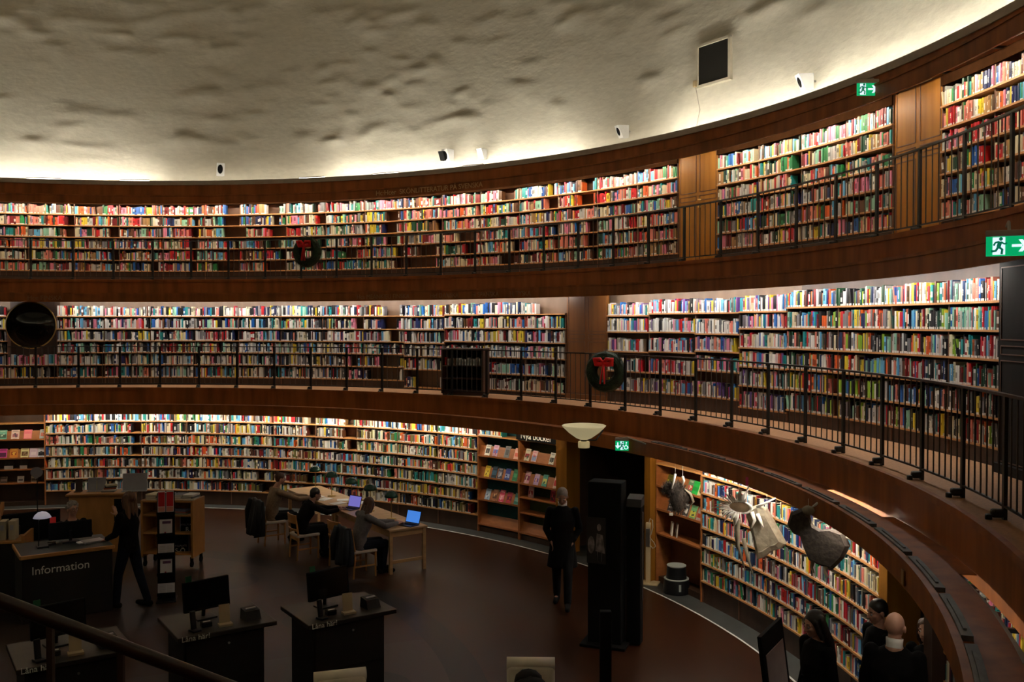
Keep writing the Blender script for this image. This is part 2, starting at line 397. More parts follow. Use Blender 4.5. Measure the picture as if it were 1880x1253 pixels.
# door jambs on the ground floor
def jamb(n, R, th, w=0.26, z1=2.25, m=WOOD_D):
    t = math.radians(th); mb = MB(); mb.box((R * math.cos(t), R * math.sin(t), z1 / 2), (0.34, w, z1), t); struct('trim_jamb_%d' % n, mb, m)
jamb(1, 12.86, 39.3, 0.30); jamb(2, 12.86, 28.45, 0.16); jamb(3, 12.86, -0.35, 0.22); jamb(4, 12.86, -5.7, 0.22, m=WOOD_P)
mb = MB(); mb.arc(12.7, 13.1, 2.16, 2.30, 28.1, 39.9, 1.0); struct('trim_lintel', mb, WOOD_P)
# ================================================================ BOOKCASES AND BOOKS
DEP = 0.30
def bay_meshes(tier, R, w, rows, zf, ztop, back, missing=0, plinth=WOOD_P):
    hb = math.radians(w) / 2; g = 0.011 / R; out = []
    mb = MB(); mb.larc(R, R + DEP, R + DEP + 0.02, 0, ztop - zf, -hb, hb); out.append(('back_panel', mb.mesh('back_panel', back)))
    for sg in (-1, 1):
        mb = MB(); b0, b1 = sorted((sg * hb, sg * (hb - g))); mb.larc(R, R + 0.02, R + DEP, 0.02, (ztop if tier != 'M' else rows[0] + 0.02) - zf, b0, b1, 1); out.append(('side_panel', mb.mesh('side_panel', WOOD_B)))
    for i, z in enumerate(rows):
        if i < missing: continue
        mb = MB(); mb.larc(R, R - 0.004, R + DEP, z - zf - 0.013, z - zf + 0.011, -hb, hb); out.append(('shelf', mb.mesh('shelf', WOOD_S)))
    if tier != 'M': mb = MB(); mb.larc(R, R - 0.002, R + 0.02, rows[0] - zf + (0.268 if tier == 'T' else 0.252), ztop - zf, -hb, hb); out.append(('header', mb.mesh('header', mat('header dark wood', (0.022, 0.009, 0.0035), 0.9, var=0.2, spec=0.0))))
    mb = MB(); mb.larc(R, R + 0.035, R + DEP, 0, rows[-1] - zf - 0.013, -hb, hb); out.append(('plinth', mb.mesh('plinth', plinth)))
    return out
BAYCACHE = {}
BAYS = []      # (tier, R, thetaL, thetaR, rows, missing, label, section)
def add_bay(tier, R, thL, thR, rows, zf, ztop, back, label, group, missing=0):
    key = (tier, round(thL - thR, 3), tuple(rows), missing); tm = (thL + thR) / 2; t = math.radians(tm)
    loc = (R * math.cos(t), R * math.sin(t), zf)
    if key not in BAYCACHE:
        o = thing('bookcase', label, 'bookcase', loc, t - PI / 2, group)
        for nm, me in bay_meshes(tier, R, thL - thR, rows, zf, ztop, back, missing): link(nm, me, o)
        BAYCACHE[key] = o
    else: o = dup(BAYCACHE[key], loc, t - PI / 2, label)
    BAYS.append(dict(tier=tier, R=R, L=thL, Rr=thR, rows=rows, miss=missing, label=label, zf=zf)); return o
TR = [7.118, 6.833, 6.540, 6.250, 5.955, 5.675]
GR_T, GR_M, GR_G = 'bookcases round the upper gallery', 'bookcases round the middle gallery', 'bookcases round the ground floor'
for k in range(18):
    lab = f"upper gallery bookcase, {nth(k)} to the left of the oak door with brass knobs"
    add_bay('T', 14.6, 34.5 + 4.307 * (k + 1), 34.5 + 4.307 * k, TR, 5.38, 7.52, WOOD_B, lab, GR_T)
for k in range(4):
    add_bay('T', 14.6, 30.4 - 4.15 * k, 30.4 - 4.15 * (k + 1), TR, 5.38, 7.52, WOOD_B, f"upper gallery bookcase, {nth(k)} from the left between the two oak doors", GR_T)
for k in range(4):
    add_bay('T', 14.6, 9.7 - 4.15 * k, 9.7 - 4.15 * (k + 1), TR, 5.38, 7.52, WOOD_B, f"upper gallery bookcase, {nth(k)} to the right of the plain oak door", GR_T)
for k in range(15):
    rows = [4.53, 4.222, 3.913, 3.572, 3.203, 2.85] if k < 3 else [4.495, 4.18, 3.864, 3.554, 3.238, 2.811] if k == 3 else [4.505, 4.19, 3.887, 3.588, 3.28, 2.962]
    miss = 4 if k == 12 else 0
    lab = 'middle gallery bookcase half hidden behind the round mirror' if miss else f"middle gallery bookcase, {nth(k)} to the left of the brown panelled door"
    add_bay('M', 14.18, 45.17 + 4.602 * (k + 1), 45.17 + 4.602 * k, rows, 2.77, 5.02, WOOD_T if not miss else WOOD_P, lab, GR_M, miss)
MB_E = [40.45, 35.85, 30.82, 26.17, 21.3, 16.33, 11.36, 6.4, 1.43]
MB_R = [[4.485, 4.164, 3.777, 3.388, 3.01], [4.52, 4.17, 3.80, 3.39, 3.02], [4.52, 4.15, 3.839, 3.496, 3.03], [4.53, 4.25, 3.927, 3.61, 3.289, 2.924]] + [[4.585, 4.262, 3.942, 3.622, 3.302, 2.975]] * 4
for k in range(8):
    lab = f"middle gallery bookcase, {nth(k)} to the right of the brown panelled door" if k < 4 else f"middle gallery bookcase, {nth(7 - k)} to the left of the dark door at the edge"
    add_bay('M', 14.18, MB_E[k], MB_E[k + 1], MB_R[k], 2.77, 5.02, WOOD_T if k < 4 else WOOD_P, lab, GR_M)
GROWS = [1.985, 1.705, 1.437, 1.167, 0.885, 0.613, 0.335]
for k in range(10):
    add_bay('G', 12.79, 50.35 + 4.958 * (k + 1), 50.35 + 4.958 * k, GROWS, 0, 2.27, WOOD_B, f"ground floor bookcase, {nth(k)} to the left of the new books display", GR_G)
for k in range(5):
    add_bay('G', 12.79, 22.36 - 4.42 * k, 22.36 - 4.42 * (k + 1), GROWS, 0, 2.27, WOOD_B, f"ground floor bookcase, {nth(k)} to the right of the hanging paper angels' display bay" if k == 0 else f"ground floor bookcase, {nth(k)} to the right of the black step stool", GR_G)
for k in range(3):
    add_bay('G', 12.79, -6.2 - 4.42 * k, -6.2 - 4.42 * (k + 1), GROWS, 0, 2.27, WOOD_B, f"ground floor bookcase beyond the curved ledge, {nth(k)} past the people's doorway", GR_G)

def srgb(h): 
    return tuple(((int(h[i:i + 2], 16) / 255) / 12.92 if int(h[i:i + 2], 16) < 11 else (((int(h[i:i + 2], 16) / 255) + 0.055) / 1.055) ** 2.4) for i in (0, 2, 4))
CN = {'red': 'b3202a', 'dark red': '6e1418', 'orange': 'd8602a', 'salmon': 'd98070', 'yellow': 'd9bf3a', 'cream': 'ddd2b0', 'white': 'e6e4dd', 'pale grey': 'b9b8b4',
      'grey': '77767a', 'black': '17171b', 'navy': '1c2850', 'blue': '2a5fa8', 'sky blue': '5fa6d0', 'teal': '1f7f80', 'green': '2e7a48', 'dark green': '1d4230',
      'lime': '8fb83a', 'purple': '6a4a8c', 'pink': 'd9809c', 'brown': '5c3a26', 'tan': 'a07b50', 'mint': '8ec2a8', 'magenta': 'b42a68', 'olive': '6c6a34'}
CN = {k: srgb(v) for k, v in CN.items()}
PAL = {
 'T': 'red red dark_red orange salmon salmon pink yellow cream cream cream white pale_grey pale_grey teal green blue sky_blue pink navy brown brown dark_green mint grey tan'.split(),
 'Ml': 'white white white white pale_grey pale_grey cream cream black black black black navy grey grey sky_blue teal red pink yellow blue salmon mint dark_red brown'.split(),
 'Mr': 'white white cream pale_grey pale_grey white black sky_blue blue pink salmon yellow purple red grey teal'.split(),
 'Mc': 'black black black black navy white white pale_grey grey blue sky_blue teal red dark_red orange yellow cream brown lime mint salmon dark_green'.split(),
 'G': 'red orange dark_red cream cream cream white white white yellow black black black navy teal sky_blue green brown brown tan pale_grey pale_grey grey olive salmon blue'.split(),
 'Gr': 'black black navy navy white white cream red dark_red orange teal sky_blue grey pale_grey brown green salmon yellow pink blue'.split()}
GAPS = {  # (tier,row) -> pixel spans left empty (the bare shelf shows)
 ('T', 0): [(413, 440), (489, 513), (575, 585), (922, 944), (1006, 1018), (1068, 1089)], ('T', 1): [(412, 440), (499, 513), (355, 365), (708, 730), (1000, 1016), (1060, 1090)],
 ('T', 2): [(410, 440), (497, 512), (352, 364), (706, 729), (869, 873)], ('T', 3): [(428, 439), (492, 511), (348, 364), (707, 729), (835, 871), (1076, 1089)], ('T', 4): [(415, 440), (352, 363), (766, 800), (630, 654), (852, 872), (1072, 1089)],
 ('T', 5): [(398, 438), (486, 511), (350, 362), (725, 800), (275, 290), (915, 944)],
 ('M', 0): [(705, 733), (983, 1036)], ('M', 1): [(702, 730)], ('M', 2): [(713, 733)], ('M', 3): [(180, 190)], ('M', 4): [(640, 657), (697, 733), (822, 895)], ('M', 5): [(675, 732), (760, 808), (815, 895)],
 ('G', 0): [(632, 650)], ('G', 1): [(628, 648), (242, 257)], ('G', 2): [(640, 652), (242, 256)], ('G', 3): [(240, 256)], ('G', 4): [(715, 724)], ('G', 5): [(470, 486), (560, 574)], ('G', 6): [(480, 500), (560, 600)],
}
ALLB = []
def fill_bay(B):
    R, T = B['R'], B['tier']; tm = (B['L'] + B['Rr']) / 2
    for ri, z in enumerate(B['rows']):
        if ri < B['miss']: continue
        above = B['rows'][ri - 1] if ri else z + (0.36 if T == 'M' else 0.32)
        if T == 'M' and tm > 100 and ri < 4 and tm < 105.2: continue
        hmax = min(0.262, above - z - 0.045)
        if T == 'G' and ri == 0: hmax = 0.25
        pal = PAL['T' if T == 'T' else ('Mc' if tm < 21.3 else 'Mr' if tm < 41 else 'Ml') if T == 'M' else ('Gr' if tm < 25 else 'G')]
        mood = RNG.choice(pal).replace('_', ' ') if RNG.random() < 0.5 else None
        hm = hmax * (RNG.uniform(0.80, 0.93) if T != 'M' else RNG.uniform(0.87, 0.98))
        x = math.radians(B['L']) - 0.013 / R; end = math.radians(B['Rr']) + 0.012 / R
        stop = end + (RNG.uniform(0.03, 0.24) / R if RNG.random() < (0.25 if T == 'T' else 0.08) else 0)
        run = 0; n = 0; lean = 0
        while True:
            wd = RNG.choice((0.020, 0.025, 0.030, 0.034, 0.038, 0.043, 0.050)) * RNG.uniform(0.88, 1.12)
            if T == 'G': wd *= 0.92
            if T == 'M' and tm < 41: wd *= 0.90
            a1 = x - wd / R
            if a1 < stop: break
            am = math.degrees((x + a1) / 2); px = proj((R * math.cos((x + a1) / 2), R * math.sin((x + a1) / 2), z))[0]
            gap = [g for g in GAPS.get((T, ri), ()) if g[0] <= px <= g[1]]
            if gap: x -= 0.02 / R; n += 0; continue
            if run <= 0:
                run = RNG.choice((1, 1, 1, 1, 1, 1, 1, 2, 4 if T == 'T' else 2)); cn = mood if mood and RNG.random() < 0.16 else RNG.choice(pal).replace('_', ' '); rh = hm * RNG.uniform(0.80, 1.12)
            run -= 1
            c = CN[cn]; j = RNG.uniform(0.66, 1.15); col = tuple(min(0.9, q * j + RNG.uniform(-0.012, 0.012) if q > 0.02 else q * j) for q in c); col = tuple(max(0.004, q) for q in col)
            h = min(hmax, rh * RNG.uniform(0.97, 1.03)); d = RNG.uniform(0.125, 0.165)
            ln = 0.0
            if RNG.random() < 0.025: ln = RNG.uniform(0.06, 0.2)
            ALLB.append(dict(T=T, R=R + RNG.uniform(0.006, 0.022), a=(x + a1) / 2, w=wd * 0.93, h=h, d=d, z=z + 0.011, col=col, cn=cn, lean=ln, row=ri, bay=B, idx=n,
                             band=RNG.random(), stick=RNG.random() < (0.75 if T != 'T' else 0.55), b1=RNG.uniform(0.25, 0.45), b2=RNG.uniform(0.6, 0.85)))
            n += 1; x = a1 - ln * h * 0.75 / R
for B in BAYS: fill_bay(B)
# how large each shows in the frame
for b in ALLB:
    p = (b['R'] * math.cos(b['a']), b['R'] * math.sin(b['a']), b['z'] + b['h'] / 2); x, y, d = proj(p)
    v = Vector((CAM.x - p[0], CAM.y - p[1], 0)).normalized(); nrm = Vector((-math.cos(b['a']), -math.sin(b['a']), 0))
    b['px'] = (x, y); b['area'] = b['w'] * b['h'] * max(0.05, v.dot(nrm)) * (FPX / d) ** 2 if (3 < x < 1877 and 3 < y < 1250 and d > 1) else 0
    if b['T'] == 'M' and x > 1846: b['area'] = 0
    if b['T'] == 'G' and (x > 1630 or (b['row'] < 1)): b['area'] = 0
    if b['T'] == 'G' and 1330 < x < 1560 and y > 900 and b['row'] in (1, 2, 3): b['area'] *= 0.5
ORDER = sorted(range(len(ALLB)), key=lambda i: -ALLB[i]['area'])
SINGLE = set(ORDER[:258])
def book_geo(mb, b, fine=False):
    """spine towards local -y; local frame centred under the book"""
    w_, h, d = b['w'] / 2, b['h'], b['d']; c = b['col']; k = b['band']
    lum = sum(c) / 3; dk = tuple(q * 0.35 for q in c); lt = (0.72, 0.70, 0.64) if lum < 0.25 else tuple(q * 0.30 for q in c)
    b1, b2 = b['b1'] * h, b['b2'] * h; st = 0.10 * h if b['stick'] else 0.02 * h
    cols = [(0.66, 0.65, 0.62) if b['stick'] else c, c, lt if k < 0.09 else dk if k < 0.20 else c, c if k < 0.8 else (dk if k < 0.9 else c)]
    zs = [0.0 + 0.02 * h, st + 0.02 * h, max(b1, st + 0.03 * h), b2, h]
    bul = 0.18 * b['w']
    vs = []
    for z in zs: vs += [(-w_, 0, z), (0, -bul if fine else 0, z), (w_, 0, z)]
    vs += [(-w_, 0, 0), (w_, 0, 0)]
    q = 15
    if not fine:
        vs = []
        for z in [0.0] + zs[1:]: vs += [(-w_, 0, z), (w_, 0, z)]
        vs += [(-w_, d, 0), (w_, d, 0), (w_, d, h), (-w_, d, h)]
        T = b.get('M')
        for i in range(4): mb.col = cols[i]; mb.add([vs[2 * i], vs[2 * i + 1], vs[2 * i + 3], vs[2 * i + 2]], [(0, 1, 2, 3)], T)
        mb.col = c; mb.add([vs[0], vs[8], (-w_, d, h), (-w_, d, 0)], [(0, 1, 2, 3)], T); mb.add([vs[1], vs[9], (w_, d, h), (w_, d, 0)], [(3, 2, 1, 0)], T)
        mb.col = (0.60, 0.56, 0.46); mb.add([(-w_, 0, h), (w_, 0, h), (w_, d, h), (-w_, d, h)], [(0, 1, 2, 3)], T)
        return
    t = min(0.003, b['w'] * 0.14)
    for i in range(4):
        mb.col = cols[i]
        for j in (0, 1): mb.add([vs[3 * i + j], vs[3 * i + j + 1], vs[3 * i + j + 4], vs[3 * i + j + 3]], [(0, 1, 2, 3)])
    mb.col = c
    for sg in (-1, 1): mb.box((sg * (w_ - t / 2), d / 2, h / 2), (t, d, h))
    mb.col = (0.66, 0.61, 0.50); mb.box((0, d / 2, h / 2 - 0.003), (b['w'] - 2 * t, d - 0.006, h - 0.006))
    # lettering-like title strokes on the spine
    tc = (0.75, 0.73, 0.66) if lum < 0.3 else tuple(x * 0.18 for x in c)
    if k > 0.25:
        mb.col = tc; r = random.Random(int(k * 1e6)); z = b2 - 0.01
        while z > max(b1, st + 0.04 * h) + 0.015:
            l = r.uniform(0.006, 0.016); mb.box((r.uniform(-0.1, 0.1) * w_, -bul * 0.9, z - l / 2), (b['w'] * r.uniform(0.22, 0.42), 0.0016, l)); z -= l + 0.004
def book_matrix(b):
    M = Matrix.Translation((b['R'] * math.cos(b['a']), b['R'] * math.sin(b['a']), b['z'])) @ Matrix.Rotation(b['a'] - PI / 2, 4, 'Z')
    if b['lean']: M = M @ Matrix.Translation((-b['w'] / 2, 0, 0)) @ Matrix.Rotation(-b['lean'], 4, 'Y') @ Matrix.Translation((b['w'] / 2, 0, 0))
    return M
mbs = MB()
for i, b in enumerate(ALLB):
    if i in SINGLE: continue
    b['M'] = book_matrix(b); book_geo(mbs, b)
o = mbs.build('books', BOOK, None, False, True, fix=False)
tag(o, 'endless rows of small colourful library books filling the curved wall shelves of all three tiers', 'books', None, 'stuff')
def where(b):
    B = b['bay']; tm = (B['L'] + B['Rr']) / 2
    if b['T'] == 'M':
        k = [round(e, 2) for e in MB_E].index(round(B['L'], 2)) if round(B['L'], 2) in [round(e, 2) for e in MB_E] else -1
        return f"{nth(7 - k)} middle gallery bookcase left of dark door" if 4 <= k else f"{nth(k)} middle gallery bookcase right of panelled door" if k >= 0 else 'middle gallery bookcase'
    if b['T'] == 'T':
        if tm < 9.8: return f"{nth(int((9.7 - tm) / 4.15))} upper bookcase right of plain door"
        if tm < 31: return f"{nth(int((30.4 - tm) / 4.15))} upper bookcase between oak doors"
        return f"{nth(int((tm - 34.5) / 4.307))} upper bookcase left of knobbed door"
    return f"{nth(int((22.36 - tm) / 4.42))} ground bookcase right of step stool"
for i in ORDER[:258]:
    b = ALLB[i]; mb = MB(); book_geo(mb, b, True)
    o = mb.build('book', BOOK, None, False, True, fix=True); M = book_matrix(b); o.matrix_world = M
    sh = b['row']; lab = f"{b['cn']} book, {nth(b['idx'])} on {nth(sh)} shelf, {where(b)}"
    tag(o, lab, 'book', 'largest books on the near shelves')
# ================================================================ RAILINGS
def railing(label, R, zf, a_post0, dpost, k0, k1, ztop, nb, grp):
    root = thing('railing', label, 'railing', (0, 0, zf)); a0 = a_post0 + dpost * k0; a1 = a_post0 + dpost * k1; H = ztop - zf
    mb = MB(); mb.arc(R - 0.022, R + 0.022, H - 0.012, H + 0.012, a0, a1, 1.0); mb.build('handrail', BRONZE, root)
    mb = MB(); mb.arc(R - 0.012, R + 0.012, 0.10, 0.118, a0, a1, 1.0); mb.build('bottom_rail', IRON, root)
    pm = MB(); pm.box((0, 0, (H - 0.01) / 2 - 0.02), (0.05, 0.028, H - 0.01 + 0.04))
    pm.rbox((0, -0.05, 0.05), (0.07, 0.11, 0.07), 0.02); pm.rbox((0, -0.12, -0.03), (0.055, 0.05, 0.15), 0.015)
    pme = pm.mesh('post', IRON)
    bm_ = MB(); bm_.tube([(0, 0, 0.11), (0, 0, H - 0.01)], 0.0075, 6); bme = bm_.mesh('baluster', BAL)
    bal = []
    for k in range(k0, k1 + 1):
        a = a_post0 + dpost * k; t = math.radians(a)
        o = link('post', pme, root); o.location = (R * math.cos(t), R * math.sin(t), 0); o.rotation_euler = (0, 0, t - PI / 2)
        if k < k1:
            for j in range(1, nb + 1): bal.append(a + dpost * j / (nb + 1))
    bal.sort(key=lambda a: (Vector((R * math.cos(math.radians(a)), R * math.sin(math.radians(a)), zf)) - CAM).length + (100 if proj((R * math.cos(math.radians(a)), R * math.sin(math.radians(a)), zf + .5))[0] > 1900 else 0))
    for a in bal[:98]:
        t = math.radians(a); o = link('baluster', bme, root); o.location = (R * math.cos(t), R * math.sin(t), 0)
    mb = MB()
    for a in bal[98:]:
        t = math.radians(a); mb.tube([(R * math.cos(t), R * math.sin(t), 0.11), (R * math.cos(t), R * math.sin(t), H - 0.01)], 0.0075, 6)
    o = mb.build('balusters', BAL, root); o['kind'] = 'stuff'
    return root
railing('black iron railing along the edge of the middle gallery', 13.02, 2.77, 3.32, 4.25, -5, 26, 3.774, 6, None)
railing('black iron railing along the edge of the upper gallery', 13.70, 5.38, 1.5, 4.03, -3, 27, 6.374, 6, None)

# ================================================================ LIGHT FITTINGS
def lamp_mesh(L, s, col=(1.0, 0.93, 0.74), key='', hood=True):
    """slim fluorescent batten: housing towards the room, bare tube behind"""
    mb = MB(); mb.cur = 0; mb.box((0, -0.018, 0.012), (L, 0.022, 0.05)); mb.box((0, 0.01, 0.03), (L, 0.05, 0.012))
    if hood: mb.box((0, 0.10, 0.036), (L + 0.04, 0.24, 0.006))  # wide plate added to keep tube light from spilling upwards
    for sx in (-1, 1): mb.box((sx * (L / 2 - 0.02), 0.012, 0.008), (0.03, 0.035, 0.04))
    mb.cur = 1; mb.tube([(-L / 2 + 0.03, 0.016, 0.006), (L / 2 - 0.03, 0.016, 0.006)], 0.011, 6)
    return mb.mesh('fluorescent_lamp', [LIP, tube_mat(key + '%g' % s, s, col)])
LM = {}
def lamp(R, th, z, L, s, label, group, col=(1.0, 0.93, 0.74), flip=False, key='', hood=True):
    k = (L, s, key, hood)
    if k not in LM: LM[k] = lamp_mesh(L, s, col, key, hood)
    o = link('fluorescent_lamp', LM[k]); t = math.radians(th); o.location = (R * math.cos(t), R * math.sin(t), z)
    o.rotation_euler = (0, PI if flip else 0, t - PI / 2); return tag(o, label, 'lamp', group)
S_G, S_M, S_T = 140.0, 122.0, 138.0
for B in BAYS:
    tm = (B['L'] + B['Rr']) / 2
    if B['tier'] == 'G': lamp(12.40, tm, 2.335, 1.0, S_G * (0.13 if tm < -6 else 1.2 if tm < 25 else 1), 'slim tube lamp behind the valance over the ground floor bookcases', 'tubes over the ground floor bookcases', (1.0, 0.94, 0.80), key='g' if tm > -6 else 'g2')
    if B['tier'] == 'M' and not 99 < tm < 106: lamp(13.86, tm, 4.965, 1.02, S_M * (1.25 if 21 < tm < 41 else 1.3 if tm < 21 else 0.8 if tm > 90 else 0.95), 'slim tube lamp behind the valance over the middle gallery bookcases', 'tubes over the middle gallery bookcases', (1.0, 0.97, 0.92), key='m')
    if B['tier'] == 'T': lamp(14.20, tm, 7.455, 1.0, S_T, 'slim tube lamp behind the valance over the upper gallery bookcases', 'tubes over the upper gallery bookcases', (1.0, 0.91, 0.74), key='t')
for tm in (42.5, 47.7): lamp(12.40, tm, 2.335, 1.0, 42, 'slim tube lamp behind the valance over the new books display', 'tubes over the display shelves', (1.0, 0.88, 0.62), key='d')
for tm in (102.4, 107.4): lamp(12.40, tm, 2.335, 1.0, 45, 'slim tube lamp behind the valance over the far left display', 'tubes over the display shelves', (1.0, 0.88, 0.62), key='d')
lamp(12.40, 25.2, 2.335, 1.0, 50, 'slim tube lamp behind the valance over the hanging angels', 'tubes over the display shelves', (1.0, 0.88, 0.62), key='d')
for tm in (11.7, 32.4): lamp(14.27, tm, 7.455, 0.9, 18, 'slim tube lamp behind the valance above an oak door', 'tubes above the oak doors', (1.0, 0.80, 0.5), key='d')
# cove lights that wash the drum from behind the cornice (weak fill tubes added along two dead lengths)
S_C = 185.0
dead1 = (ring(565, 330, 15.0)[0] - 1.2, ring(298, 330, 15.0)[0] + 1.0); dead2 = (ring(1185, 255, 15.0)[0] - 0.5, ring(1095, 270, 15.0)[0] + 0.5)
th = -180.0
while th < 180:
    dim = dead1[0] < th < dead1[1] or dead2[0] < th < dead2[1]
    lamp(14.86, th, 7.93 if not dim else 7.80, 1.12, S_C if not dim else S_C * 0.22, 'bare tube lamp lying in the cove above the cornice', 'cove tubes washing the drum', (1.0, 0.965, 0.83), flip=True, key='c', hood=False)
    th += 4.5
# a few battens stand a little proud of the cornice
for n, (x0, x1, y) in enumerate(((48, 112, 327), (220, 275, 331), (549, 596, 326.5), (684, 733, 318), (850, 888, 303))):
    a0, z0 = ring(x0, y, 14.86); a1, z1 = ring(x1, y, 14.86); tm = (a0 + a1) / 2; L = math.radians(a0 - a1) * 14.86
    o = ring_thing('batten_light', ['white batten light above the cornice near the left edge', 'white batten light on the cornice left of the dark stretch of wall', 'white batten light on the cornice right of the dark stretch of wall',
                    'white batten light between the dark stretch and the paired loudspeakers', 'white batten light on the cornice below the small white loudspeaker'][n], 'lamp', 14.86, tm, 7.99, 'battens standing on the cornice')
    mb = MB(); mb.box((0, 0, 0.075), (L, 0.05, 0.022)); mb.build('housing', LIP, o)
    mb = MB(); mb.box((0, -0.006, 0.05), (L * 0.97, 0.03, 0.03)); mb.build('tube', tube_mat('batten', 6.0, (1, 0.97, 0.9)), o)
    for sx in (-1, 1):
        mb = MB(); mb.box((sx * L * 0.4, 0.02, -0.1), (0.02, 0.02, 0.30)); mb.build('bracket', LIP, o)

# ================================================================ THINGS ON THE DRUM WALL
def speaker(px, py, R, hgt, label, tilt=0.08, dark=True, turn=0.0, white=WHITE):
    a, z = ring(px, py, R); o = ring_thing('loudspeaker', label, 'loudspeaker', R, a, z, 'loudspeakers on the drum wall'); o.rotation_euler[2] += turn
    T = Matrix.Rotation(tilt, 4, 'X'); w_ = hgt * 0.62
    mb = MB(); vs = []
    for z_, y0, y1 in ((-hgt / 2, -0.06, 0.10), (hgt / 2, -0.16, 0.12)): vs += [(-w_ / 2, y0, z_), (w_ / 2, y0, z_), (w_ * 0.36, y1, z_), (-w_ * 0.36, y1, z_)]
    mb.add(vs, [(3, 2, 1, 0), (4, 5, 6, 7), (0, 1, 5, 4), (1, 2, 6, 5), (2, 3, 7, 6), (3, 0, 4, 7)], T); mb.build('cabinet', white, o)
    if dark:
        mb = MB(); mb.lathe([(0.0, 0.012), (0.8, 0.010), (1.0, 0.0)], 20, T @ Matrix.Translation((-0.01, -0.115, 0.01)) @ Matrix.Rotation(0.27, 4, 'X') @ Matrix.Diagonal((w_ * 0.33, 1, hgt * 0.37, 1)) @ Matrix.Rotation(PI / 2, 4, 'X'), cap=False); mb.build('driver', BLACK, o, True)
    mb = MB(); mb.tube([(0, 0.08, 0), (0, 0.14, 0.02), (0, 0.17, 0.02)], 0.018, 8); mb.build('wall_bracket', STEEL, o)
    return o
speaker(404, 312, 15.26, 0.33, 'white loudspeaker on the dim stretch of wall, left of the upper wreath', turn=0.5)
speaker(824, 286, 15.26, 0.30, 'larger white loudspeaker of the close pair above the heading', turn=-0.2)
speaker(815, 287, 15.20, 0.22, 'small black loudspeaker beside the larger one of the pair', dark=False, white=BLACK)
speaker(886, 283, 15.26, 0.24, 'small plain white loudspeaker right of the close pair', dark=False)
speaker(1144, 242, 15.26, 0.26, 'white loudspeaker with black oval, left of the dark wall hatch', turn=-0.3)
speaker(1480, 151, 15.26, 0.27, 'white loudspeaker with black oval, right of the dark wall hatch', turn=-0.3)
# dark square hatch with a pale frame, and the sensor beside it
a, z = ring(1308, 114, 15.36); o = ring_thing('wall_hatch', 'dark square hatch in a pale frame high on the plaster wall', 'hatch', 15.36, a, z)
hw, hh = 0.40, 0.375
mb = MB(); mb.box((0, 0.05, 0), (2 * hw, 0.04, 2 * hh)); mb.build('dark_panel', mat('hatch black', (0.006, 0.006, 0.005), 0.5, var=0.05), o)
mb = MB()
for sx in (-1, 1): mb.box((sx * (hw + 0.02), 0.06, 0), (0.05, 0.12, 2 * hh + 0.08))
for sz in (-1, 1): mb.box((0, 0.06, sz * (hh + 0.02)), (2 * hw + 0.09, 0.12, 0.05))
mb.build('frame', mat('hatch frame', (0.60, 0.54, 0.42), 0.6, var=0.05), o)
a, z = ring(1275, 154, 15.33); o = ring_thing('sensor_box', 'small tan sensor box beside the dark wall hatch', 'sensor', 15.33, a, z)
mb = MB(); mb.rbox((0, 0.02, 0), (0.07, 0.08, 0.13), 0.012); mb.build('casing', mat('tan plastic', (0.50, 0.37, 0.20), 0.5, var=0.04), o)
mb = MB(); mb.tube([(0.01, 0.02, -0.06), (0.05, 0.10, -0.5), (0.0, 0.02, -1.0), (0.0, -0.2, -1.25)], 0.005, 5); mb.build('cable', LIP, o)

# ================================================================ EXIT SIGNS
SIGNG = mat('exit sign green', (0.0, 0.36, 0.13), 0.4, emit=(0.0, 0.42, 0.14), estr=0.85)
SIGND = mat('exit sign figure green', (0.0, 0.16, 0.09), 0.4, emit=(0.0, 0.20, 0.10), estr=0.6)
SIGNW = mat('exit sign white', (0.8, 0.9, 1.0), 0.4, emit=(0.72, 0.86, 1.0), estr=1.1)
def running_man(mb, cx, cz, s, y):
    FT = Matrix.Translation((0, y, 0)) @ Matrix.Diagonal((1, 0.06, 1, 1))
    def limb(pts, r): mb.tube([(cx + px * s, 0, cz + pz * s) for px, pz in pts], [r * s * 1.15] * len(pts), 8, T=FT)
    mb.ball((cx + 0.07 * s, y, cz + 0.35 * s), (0.095 * s, 0.002, 0.095 * s), sub=2)
    limb([(0.04, 0.22), (-0.04, -0.05)], 0.085); limb([(0.06, 0.20), (0.22, 0.10), (0.34, 0.14)], 0.04); limb([(0.0, 0.22), (-0.18, 0.17), (-0.26, 0.02)], 0.04)
    limb([(-0.03, -0.05), (0.13, -0.18), (0.10, -0.42)], 0.05); limb([(-0.05, -0.05), (-0.16, -0.24), (-0.38, -0.26)], 0.05)
